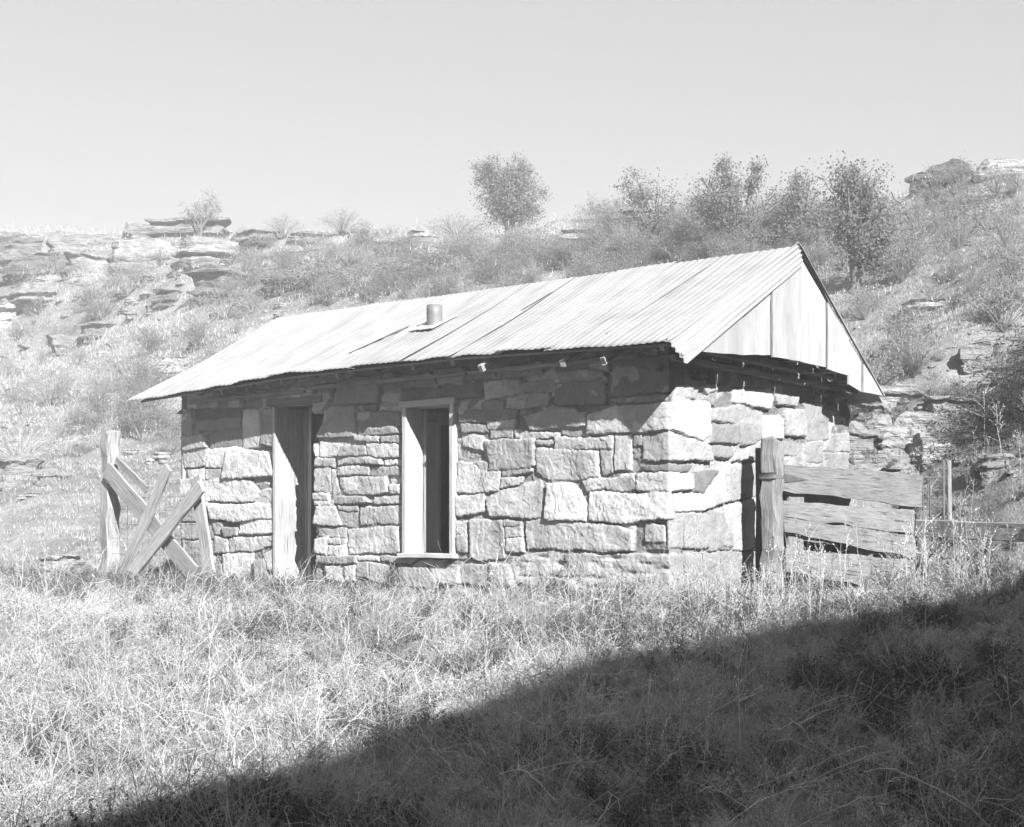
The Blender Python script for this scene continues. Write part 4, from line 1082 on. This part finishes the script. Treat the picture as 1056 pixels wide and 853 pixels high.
TW = [merge([strip(np.random.default_rng(k*40+j), np.cumsum(np.vstack([[0, 0, 0], np.random.default_rng(k*50+j).normal(0, .05, (5, 3))+np.array([math.cos(j*2.4)*.05, math.sin(j*2.4)*.05, .075])]), 0), .006, .5) for j in range(16)]) for k in range(3)]
# yard and foreground
def clump(P, f, s): return .5+.5*np.clip(fbm(P[:, 0]*f+s, P[:, 1]*f, s, 3)*1.3, -1, 1)
P = ground_pts(r, 3000, 5.6, 13.2); k = clump(P, .9, 2.0); P = P[r.random(len(P)) < .25+.75*k]; n = len(P)
scatter('dry_grass', TUFT, P, r.uniform(0, 6.28, n), r.uniform(.55, 1.0, n), r.uniform(.85, 1.1, n), M_STRAW, label='pale dry grass tufts covering the foreground slope', cat='grass', hs=r.uniform(.7, 1.05, n))
P = ground_pts(r, 6800, 5.6, 13.2); k = clump(P, 1.3, 8.0); u_ = r.random(len(P)); P = P[u_ < .12+.95*k]; k = k[u_ < .12+.95*k]; n = len(P)
SHADE_W = np.array([(x-2.2)*.05+(9.5-y)*.05 for x, y, _ in P]); WH = np.where(r.random(n) < np.clip(.10+1.1*(k-.35)+SHADE_W*1.6, .05, .88), r.integers(0, 4, n), r.integers(4, 7, n))  # dark weeds favoured near and to the right, deepening the foreground shade by colour
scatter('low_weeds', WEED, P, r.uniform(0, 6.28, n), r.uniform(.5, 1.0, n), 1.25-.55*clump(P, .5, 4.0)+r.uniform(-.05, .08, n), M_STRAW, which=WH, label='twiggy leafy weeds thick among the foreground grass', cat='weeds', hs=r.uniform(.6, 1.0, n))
P = ground_pts(r, 650, 5.6, 13.4); n = len(P)
scatter('dry_twigs', TW, P, r.uniform(0, 6.28, n), r.uniform(.6, 1.1, n), r.uniform(.7, 1.2, n), M_STRAW, label='bare grey twigs tangled in the weeds', cat='twigs')
P = ground_pts(r, 7600, 13.2, 22, -.42, .42); k = clump(P, .8, 5.0); P = P[r.random(len(P)) < .5+.5*k]; n = len(P)
scatter('yard_grass', TUFT, P, r.uniform(0, 6.28, n), r.uniform(.5, .9, n), r.uniform(.85, 1.1, n), M_STRAW, label='pale dry grass round the cabin and at the foot of the hill', cat='grass', hs=r.uniform(.55, 1.0, n))
P = ground_pts(r, 2600, 13.2, 22, -.42, .42); k = clump(P, .6, 15.0); P = P[r.random(len(P)) < .15+.85*k]; n = len(P)
scatter('yard_weeds', WEED, P, r.uniform(0, 6.28, n), r.uniform(.5, 1.0, n), r.uniform(.75, 1.05, n), M_STRAW, label='leafy weeds round the cabin and along the foot of the hill', cat='weeds', hs=r.uniform(.55, 1.0, n))
r = np.random.default_rng(61); BR = []
for k in range(5):
    f = np.linspace(0, 1, 12)[:, None]; P0 = np.array([r.normal(0, .5), r.normal(0, .3), .75])*f*r.uniform(.7, 1.1)+np.array([0, 0, -.3])*f**2.5+np.cumsum(r.normal(0, .012, (12, 3)), 0); BR.append([strip(r, P0, .013, .8), strip(r, P0, .013, .8)])
    for q in range(7):
        i = r.integers(3, 11); e = P0[i]+np.array([r.normal(0, .16), r.normal(0, .12), r.normal(.1, .1)]); BR[-1].append(strip(r, np.linspace(P0[i], e, 5)+r.normal(0, .008, (5, 3)), .006, .6))
BR = [merge(b) for b in BR]
P = np.vstack([ground_pts(r, 90, 6.0, 10, -.15, .38), ground_pts(r, 30, 8, 13, -.36, .36)]); n = len(P)
scatter('bare_branches', BR, P, r.uniform(0, 6.28, n), r.uniform(.5, 1.0, n), r.uniform(.7, 1.2, n), M_STRAW, label='pale bare bent stems leaning over the shaded weeds', cat='twigs')
# tall pale stalks: denser near the gate and scattered down the slope
P = np.vstack([ground_pts(r, 70, 7, 13, -.36, .36), ground_pts(r, 46, 9.5, 13.0, .12, .22), ground_pts(r, 26, 11, 15, .18, .30), ground_pts(r, 60, 13.6, 17, .27, .36)]); n = len(P)
scatter('tall_stalks', STALK, P, r.uniform(0, 6.28, n), r.uniform(.6, 1.15, n), r.uniform(.8, 1.1, n), M_STRAW, label='thin tall dry stalks standing above the grass', cat='weeds')
# grass along the foot of the walls
tt_ = r.uniform(-.3, LEN+.3, 420); Pw = P2()+tt_[:, None]*U+(-r.uniform(.05, .5, 420))[:, None]*W
ss_ = r.uniform(-.3, 5.2, 300); Pg = P2()+ss_[:, None]*W+(-r.uniform(.06, .9, 300))[:, None]*U
P = np.vstack([Pw, Pg]); P = np.c_[P, terr(P[:, 0], P[:, 1])-.01]; n = len(P); TW2 = TUFT+WEED[4:]
scatter('wall_grass', TW2, P, r.uniform(0, 6.28, n), r.uniform(.4, .7, n), r.uniform(.85, 1.1, n), M_STRAW, label='grass and weeds grown up against the cabin walls and gate', cat='grass', hs=r.uniform(.6, .95, n))
# hillside
HT = [blades(r, 34, .17, .26, 1.2, .007, 2, (.50, .68)) for _ in range(6)]
P = ground_pts(r, 21000, 20, 62, -.42, .44); p_ = (P[:, 0]-CX)*W[0]+(P[:, 1]-CY)*W[1]; P = P[p_ < 23]; n = len(P)
dd = P[:, 1]
scatter('hill_grass', HT, P, r.uniform(0, 6.28, n), r.uniform(.8, 1.3, n)*np.interp(dd, [20, 60], [.9, 1.5]), r.uniform(.85, 1.1, n), M_STRAW, label='pale dry grass covering the hillside', cat='grass', hs=r.uniform(.5, .9, n))
def bush_proto(seed, nst, nl, lsize, tone, wisp=.0):
    """unit bush: about 1 wide and 1 high"""
    r = np.random.default_rng(seed); parts = []
    for k in range(nst):
        a = r.uniform(0, 6.28); e = r.uniform(0, 1)**.6; tip = np.array([math.cos(a)*e*.5, math.sin(a)*e*.5, (1-.55*e**2)*r.uniform(.65, 1.0)])
        f = np.linspace(0, 1, 6)[:, None]; P = tip*f*np.array([1, 1, 1])+np.array([0, 0, .12])*np.sin(f*3.14)*e+r.normal(0, .025, (6, 3))*f
        parts.append(strip(r, P, .012, .42))
        u = r.uniform(.35, 1.0, nl)**.8; i = u*5; lo = np.minimum(i.astype(int), 4); C = P[lo]*(1-(i-lo))[:, None]+P[lo+1]*(i-lo)[:, None]
        C = C+r.normal(0, .045, (nl, 3)); C[:, 2] = np.abs(C[:, 2])
        parts.append(leaves(r, C, lsize, .45-.2*wisp, (tone*.8, tone*1.15), .4+wisp))
    return merge(parts)
BP = [bush_proto(200+k, 34, 44, .038, .34) for k in range(3)]+[bush_proto(210+k, 46, 34, .038, .42, 1.0) for k in range(3)]
P = []; r = np.random.default_rng(31)
regions = [((240, 660), (258, 318), 190), ((0, 330), (262, 430), 42), ((600, 870), (228, 285), 110), ((880, 1070), (200, 260), 30), ((880, 1070), (260, 420), 22), ((-20, 180), (400, 480), 22)]
for (xa, xb), (ya, yb), m in regions:
    for _ in range(m): P.append(hit(r.uniform(xa, xb), r.uniform(ya, yb))[0]); assert 1
P = np.array(P); n = len(P)
scatter('low_scrub', BP, P, r.uniform(0, 6.28, n), r.uniform(.45, 1.25, n), r.uniform(.7, 1.2, n), M_LEAF, label='low grey scrub dotted over the hillside', cat='scrub', hs=r.uniform(.6, .9, n))
bush_me = []
for k, (V, T, tn) in enumerate(BP):
    o = mesh_np('shrub', V, T, M_LEAF, tone=tn); bush_me.append(o.data); D.objects.remove(o)
SH = [
 (165, 224, 22, 13, 0, 'tiny bush at the left end of the perched skyline boulder'), (292, 244, 52, 27, 3, 'first wispy skyline bush right of the perched boulder'),
 (352, 244, 64, 29, 4, 'second wispy skyline bush standing over the stacked thin slabs'), (402, 246, 30, 13, 5, 'smallest skyline bush between the second wispy bush and the round tree'),
 (472, 248, 84, 27, 3, 'long low skyline bush at the left foot of the round tree'), (328, 305, 110, 42, 0, 'broad grey bush above the low half of the roof left of the pipe'),
 (400, 296, 84, 34, 1, 'rounded bush above the roof right of the broad grey bush'), (455, 284, 90, 32, 2, 'bush on the slope straight above the stove pipe'),
 (555, 276, 66, 34, 0, 'dark twiggy bush above the middle of the roof below the round tree'), (612, 276, 70, 26, 4, 'pale bush right of the dark twiggy bush'),
 (665, 274, 80, 30, 1, 'bush touching the roof line below the grey skyline ledge'), (232, 330, 110, 34, 3, 'wide pale bush on the slope over the left end of the roof'),
 (132, 306, 70, 44, 4, 'bush growing below the pale rock shoulder'), (105, 330, 90, 26, 3, 'low pale bush between the ledges and the string of rock'),
 (715, 262, 80, 50, 0, 'dense bush in the clump left of the ridge end'), (828, 262, 70, 66, 1, 'dense bush at the right of the tree clump over the ridge'),
 (760, 262, 80, 40, 2, 'bush under the tallest tree of the clump'), (1010, 236, 110, 44, 1, 'wide dark bush under the right hand rim'), (950, 228, 50, 26, 4, 'small pale bush left of the wide dark rim bush'),
 (1042, 302, 70, 54, 0, 'dark bush at the right edge halfway up the slope'), (925, 262, 44, 26, 3, 'small bush right of the dark trunked tree'),
 (140, 402, 120, 42, 4, 'bush on the left slope beyond the eave end of the roof'), (50, 420, 90, 40, 3, 'grey bush on the left slope near the frame edge'),
 (150, 440, 70, 44, 1, 'darker bush behind the crossed planks'), (1012, 262, 50, 24, 5, 'pale tuft of bush below the wide dark rim bush'),
]
for i, (cx, yb, w, h, k, lb) in enumerate(SH):
    p, d = hit(cx, yb-1); o = D.objects.new('shrub', bush_me[k]); COL.objects.link(o)
    ww = w*d/F; o.location = (p[0], p[1], p[2]-.05); o.scale = (ww, ww, h*d/F*1.1+.05); o.rotation_euler = (0, 0, i*1.37)
    tag(o, lb, 'shrub', 'shrubs on the hillside')

def tree(name, base_px, d, crown, trunk_r, seed, tone, label, lsize=.09, limbs=14, dens=17, sub=7, bare=.0):
    """crown = list of (px, py, rpx) blobs; limbs reach into each blob, twigs carry leaf clusters"""
    r = np.random.default_rng(seed)
    if d is None: b, d = hit(*base_px)
    else: b = at(base_px[0], base_px[1], d)
    b = np.array([b[0], b[1], float(terr(b[0], b[1]))-.1])
    root = empty(name, b); tag(root, label, 'tree', 'trees on the hillside')
    mb = MB(); parts = []
    if name == 'small_tree' and len(crown) > 4: crown = [(x, y, rr*1.3) for x, y, rr in crown]
    cs = [(at(x, y, d+r.uniform(-.3, .3)*rr*d/F*1.4), rr*d/F) for x, y, rr in crown]
    top = np.mean([c for c, _ in cs], 0)
    fork = b+(top-b)*.45
    trunk = [b, b+(fork-b)*.4+r.normal(0, .04, 3), b+(fork-b)*.75+r.normal(0, .05, 3), fork]
    tube(mb, trunk, [trunk_r*1.25, trunk_r, trunk_r*.85, trunk_r*.75], k=9, tone=.16)
    for c, rr in cs:
        lb_ = max(2, int(limbs/len(cs)))
        for q in range(lb_):
            v = r.normal(0, 1, 3); v[2] = abs(v[2])*.6; v /= np.linalg.norm(v); e = c+v*rr*r.uniform(.3, 1.1)
            st = trunk[r.integers(1, 4)]*1.0; mid = (st+e)/2+r.normal(0, .10, 3)*rr+np.array([0, 0, .08*rr])
            f = np.linspace(0, 1, 6)[:, None]; L = st*(1-f)**2+2*mid*f*(1-f)+e*f**2
            tube(mb, L, np.linspace(trunk_r*.45, trunk_r*.10, 6), k=5, tone=.17)
            for w_ in range(sub):
                i = r.integers(2, 6); v = r.normal(0, 1, 3); v /= np.linalg.norm(v); e2 = L[i]+v*rr*r.uniform(.3, 1.0)
                if np.linalg.norm(e2-c) > rr*1.25: e2 = c+(e2-c)/np.linalg.norm(e2-c)*rr*r.uniform(.8, 1.22)
                tw_ = np.linspace(L[i], e2, 4)+r.normal(0, .03, (4, 3))*rr
                tube(mb, tw_, np.linspace(trunk_r*.14, .006, 4), k=4, tone=.18)
                if r.random() < bare: continue
                cl = r.normal(0, .16*rr+.04, (dens, 3))+tw_[-1]
                tone_=tone*1.45; parts.append(leaves(r, cl, lsize, .6, (tone_*.85, tone_*1.15), .1))
                parts.append(leaves(r, tw_[2]+r.normal(0, .10*rr+.03, (dens//2, 3)), lsize, .6, (tone_*.85, tone_*1.15), .1))
    V, T, tn = merge(parts)
    mb.build('trunk', M_BARK, root, smooth=True)
    mesh_np('crown', V, T, M_LEAF, tone=tn, parent=root)
    return root
tree('round_tree', (524, 238), None, [(502, 205, 21), (528, 190, 24), (547, 202, 19), (520, 218, 24), (500, 172, 14), (538, 175, 12), (545, 222, 12), (520, 195, 20), (514, 181, 14), (530, 205, 20)], .09, 3, .21, 'round leafy tree standing alone on the skyline above the roof', .062, 48, 40, 7)
tree('small_tree', (880, 303), None, [(868, 205, 24), (895, 195, 26), (905, 225, 24), (872, 235, 20), (912, 252, 15), (892, 180, 14), (868, 180, 10), (895, 262, 12)], .085, 5, .19, 'leafy tree with a dark bare trunk just right of the roof peak', .058, 36, 26, 7)
tree('small_tree', (765, 258), None, [(745, 205, 22), (770, 190, 22), (795, 205, 22), (755, 230, 24), (790, 235, 24), (752, 176, 10), (780, 176, 9), (722, 222, 18), (735, 205, 16), (765, 222, 20)], .11, 7, .20, 'tallest tree of the clump behind the right end of the ridge', .058, 34, 26, 7)
tree('small_tree', (672, 250), None, [(665, 200, 18), (688, 212, 20), (660, 225, 16), (705, 225, 18), (652, 192, 11), (680, 240, 16), (722, 240, 16)], .07, 9, .22, 'small tree at the left end of the clump above the roof', .058, 24, 23, 7)
tree('small_tree', (828, 262), None, [(830, 205, 20), (815, 228, 20), (845, 232, 22), (838, 255, 20), (818, 190, 14), (858, 225, 14), (800, 245, 16)], .08, 12, .20, 'bushy tree between the tallest of the clump and the dark trunked tree', .058, 24, 23, 7)
tree('small_tree', (206, 226), None, [(205, 212, 11), (214, 203, 9), (192, 217, 9), (222, 216, 7)], .05, 15, .28, 'sparse little tree growing out of the perched skyline boulder', .058, 14, 12, 6)

# arching dry straw bush at the left edge
def arching(name, anchors, n, L, tone, label, cat, leafy=0, droop=1.0, seed=5, dirs=None, width=.006):
    r = np.random.default_rng(seed); parts = []
    for k in range(n):
        b = anchors[r.integers(0, len(anchors))]+r.normal(0, .10, 3)*[1, 1, .3]
        a = r.uniform(0, 6.28) if dirs is None else r.normal(dirs[0], dirs[1]); el = r.uniform(.5, 1.3) if dirs is None else r.normal(dirs[2], dirs[3])
        l_ = L*r.uniform(.5, 1.1); f = np.linspace(0, 1, 9)[:, None]
        P = b+np.array([math.cos(a)*math.cos(el), math.sin(a)*math.cos(el), math.sin(el)])*l_*f-np.array([0, 0, 1])*droop*l_*.45*f**2+np.cumsum(r.normal(0, .006, (9, 3)), 0)
        parts.append(strip(r, P, width, r.uniform(*tone)))
        if leafy:
            u = r.uniform(.2, 1, leafy)*8; lo = np.minimum(u.astype(int), 7); C = P[lo]*(1-(u-lo))[:, None]+P[lo+1]*(u-lo)[:, None]+r.normal(0, .02, (leafy, 3))
            parts.append(leaves(r, C, .05, .3, tone, .3))
    V, T, tn = merge(parts); o = mesh_np(name, V, T, M_LEAF if leafy else M_STRAW, tone=tn, loc=V.mean(0)*[1, 1, 0]+[0, 0, V[:, 2].min()])
    return tag(o, label, cat)
bp = [hit(-25, 478)[0], hit(20, 480)[0], hit(-60, 470)[0]]
arching('straw_bush', bp, 420, 1.9, (.48, .66), 'big pale bush of long arching dry straw at the left edge', 'bush', seed=6, width=.010)
arching('straw_bush', [hit(70, 470)[0], hit(100, 462)[0]], 160, 1.0, (.40, .58), 'smaller arching straw bush left of the split post', 'bush', seed=8, width=.008)
# dark bush leaning in from the right edge
dk = [at(1125, 400, 17.4), at(1110, 430, 17.2), at(1140, 365, 17.6), at(1090, 455, 17.0), at(1110, 480, 17.0)]
arching('dark_bush', dk, 800, 1.5, (.04, .13), 'dark thick bush of drooping boughs leaning in from the right edge', 'bush', leafy=30, droop=.55, seed=4, dirs=(math.pi, .5, .12, .42), width=.009)

# ------------------------------------------------------------------ air between the viewer and the hill
hz = MB(); hz.add([(x, y, z) for x in (-260, 260) for y in (-75, 330) for z in (-6.5, 17)], Q=BOXQ)
hm = D.materials.new('pale_haze'); hm.use_nodes = True; ht = hm.node_tree; ht.nodes.clear()
ho = ht.nodes.new('ShaderNodeOutputMaterial'); hv_ = ht.nodes.new('ShaderNodeVolumePrincipled')
hv_.inputs['Color'].default_value = (.95, .95, .95, 1); hv_.inputs['Density'].default_value = HAZE = .0042; hv_.inputs['Anisotropy'].default_value = 0.0
ht.links.new(hv_.outputs[0], ho.inputs['Volume'])
tag(hz.build('haze', hm), 'thin pale haze softening the far hillside', 'haze', kind='stuff')
# ------------------------------------------------------------------ light, sky, camera
SKYC = 1.55
w = D.worlds.new('World'); scn.world = w; w.use_nodes = True; nt = w.node_tree; nt.nodes.clear()
sky = nt.nodes.new('ShaderNodeTexSky'); sky.sky_type = 'NISHITA'; sky.sun_disc = False
EL = math.atan(TANE); AZ = math.atan2(SUNH[0], SUNH[1])
sky.sun_elevation = EL; sky.sun_rotation = AZ; sky.air_density = 1.0; sky.dust_density = 1.5; sky.ozone_density = 1.0
bw = nt.nodes.new('ShaderNodeSeparateColor'); bg = nt.nodes.new('ShaderNodeBackground'); bg.inputs[1].default_value = .052; pw = nt.nodes.new('ShaderNodeMath'); pw.operation = 'POWER'; pw.inputs[1].default_value = .5; ml = nt.nodes.new('ShaderNodeMath'); ml.operation = 'MULTIPLY'; ml.inputs[1].default_value = SKYC
out = nt.nodes.new('ShaderNodeOutputWorld')
nt.links.new(sky.outputs[0], bw.inputs[0]); nt.links.new(bw.outputs[2], pw.inputs[0]); nt.links.new(pw.outputs[0], ml.inputs[0]); nt.links.new(ml.outputs[0], bg.inputs[0]); nt.links.new(bg.outputs[0], out.inputs[0])
sl = D.lights.new('sun', 'SUN'); sl.energy = 5.0; sl.angle = math.radians(.5); sl.color = (1, 1, 1)
so = D.objects.new('sun', sl); COL.objects.link(so)
from mathutils import Vector
sd = Vector((SUNH[0], SUNH[1], TANE)).normalized(); so.rotation_euler = sd.to_track_quat('Z', 'Y').to_euler(); so.location = (5, -10, 15)
cam = D.cameras.new('camera'); co = D.objects.new('camera', cam); COL.objects.link(co); scn.camera = co
co.location = (0, 0, EYE); co.rotation_euler = (math.radians(90), 0, 0)
cam.sensor_width = 36; cam.lens = F/1056*36; cam.shift_y = (PY-426.5)/1056; cam.clip_end = 2000; cam.clip_start = .05
scn.view_settings.view_transform = 'Standard'; scn.view_settings.look = 'None'; scn.view_settings.gamma = 1; scn.view_settings.exposure = 1.78
scn.view_settings.use_curve_mapping = False
scn.cycles.volume_bounces = 0; scn.cycles.use_adaptive_sampling = True; scn.cycles.adaptive_threshold = .02; scn.cycles.max_bounces = 4; scn.cycles.diffuse_bounces = 2
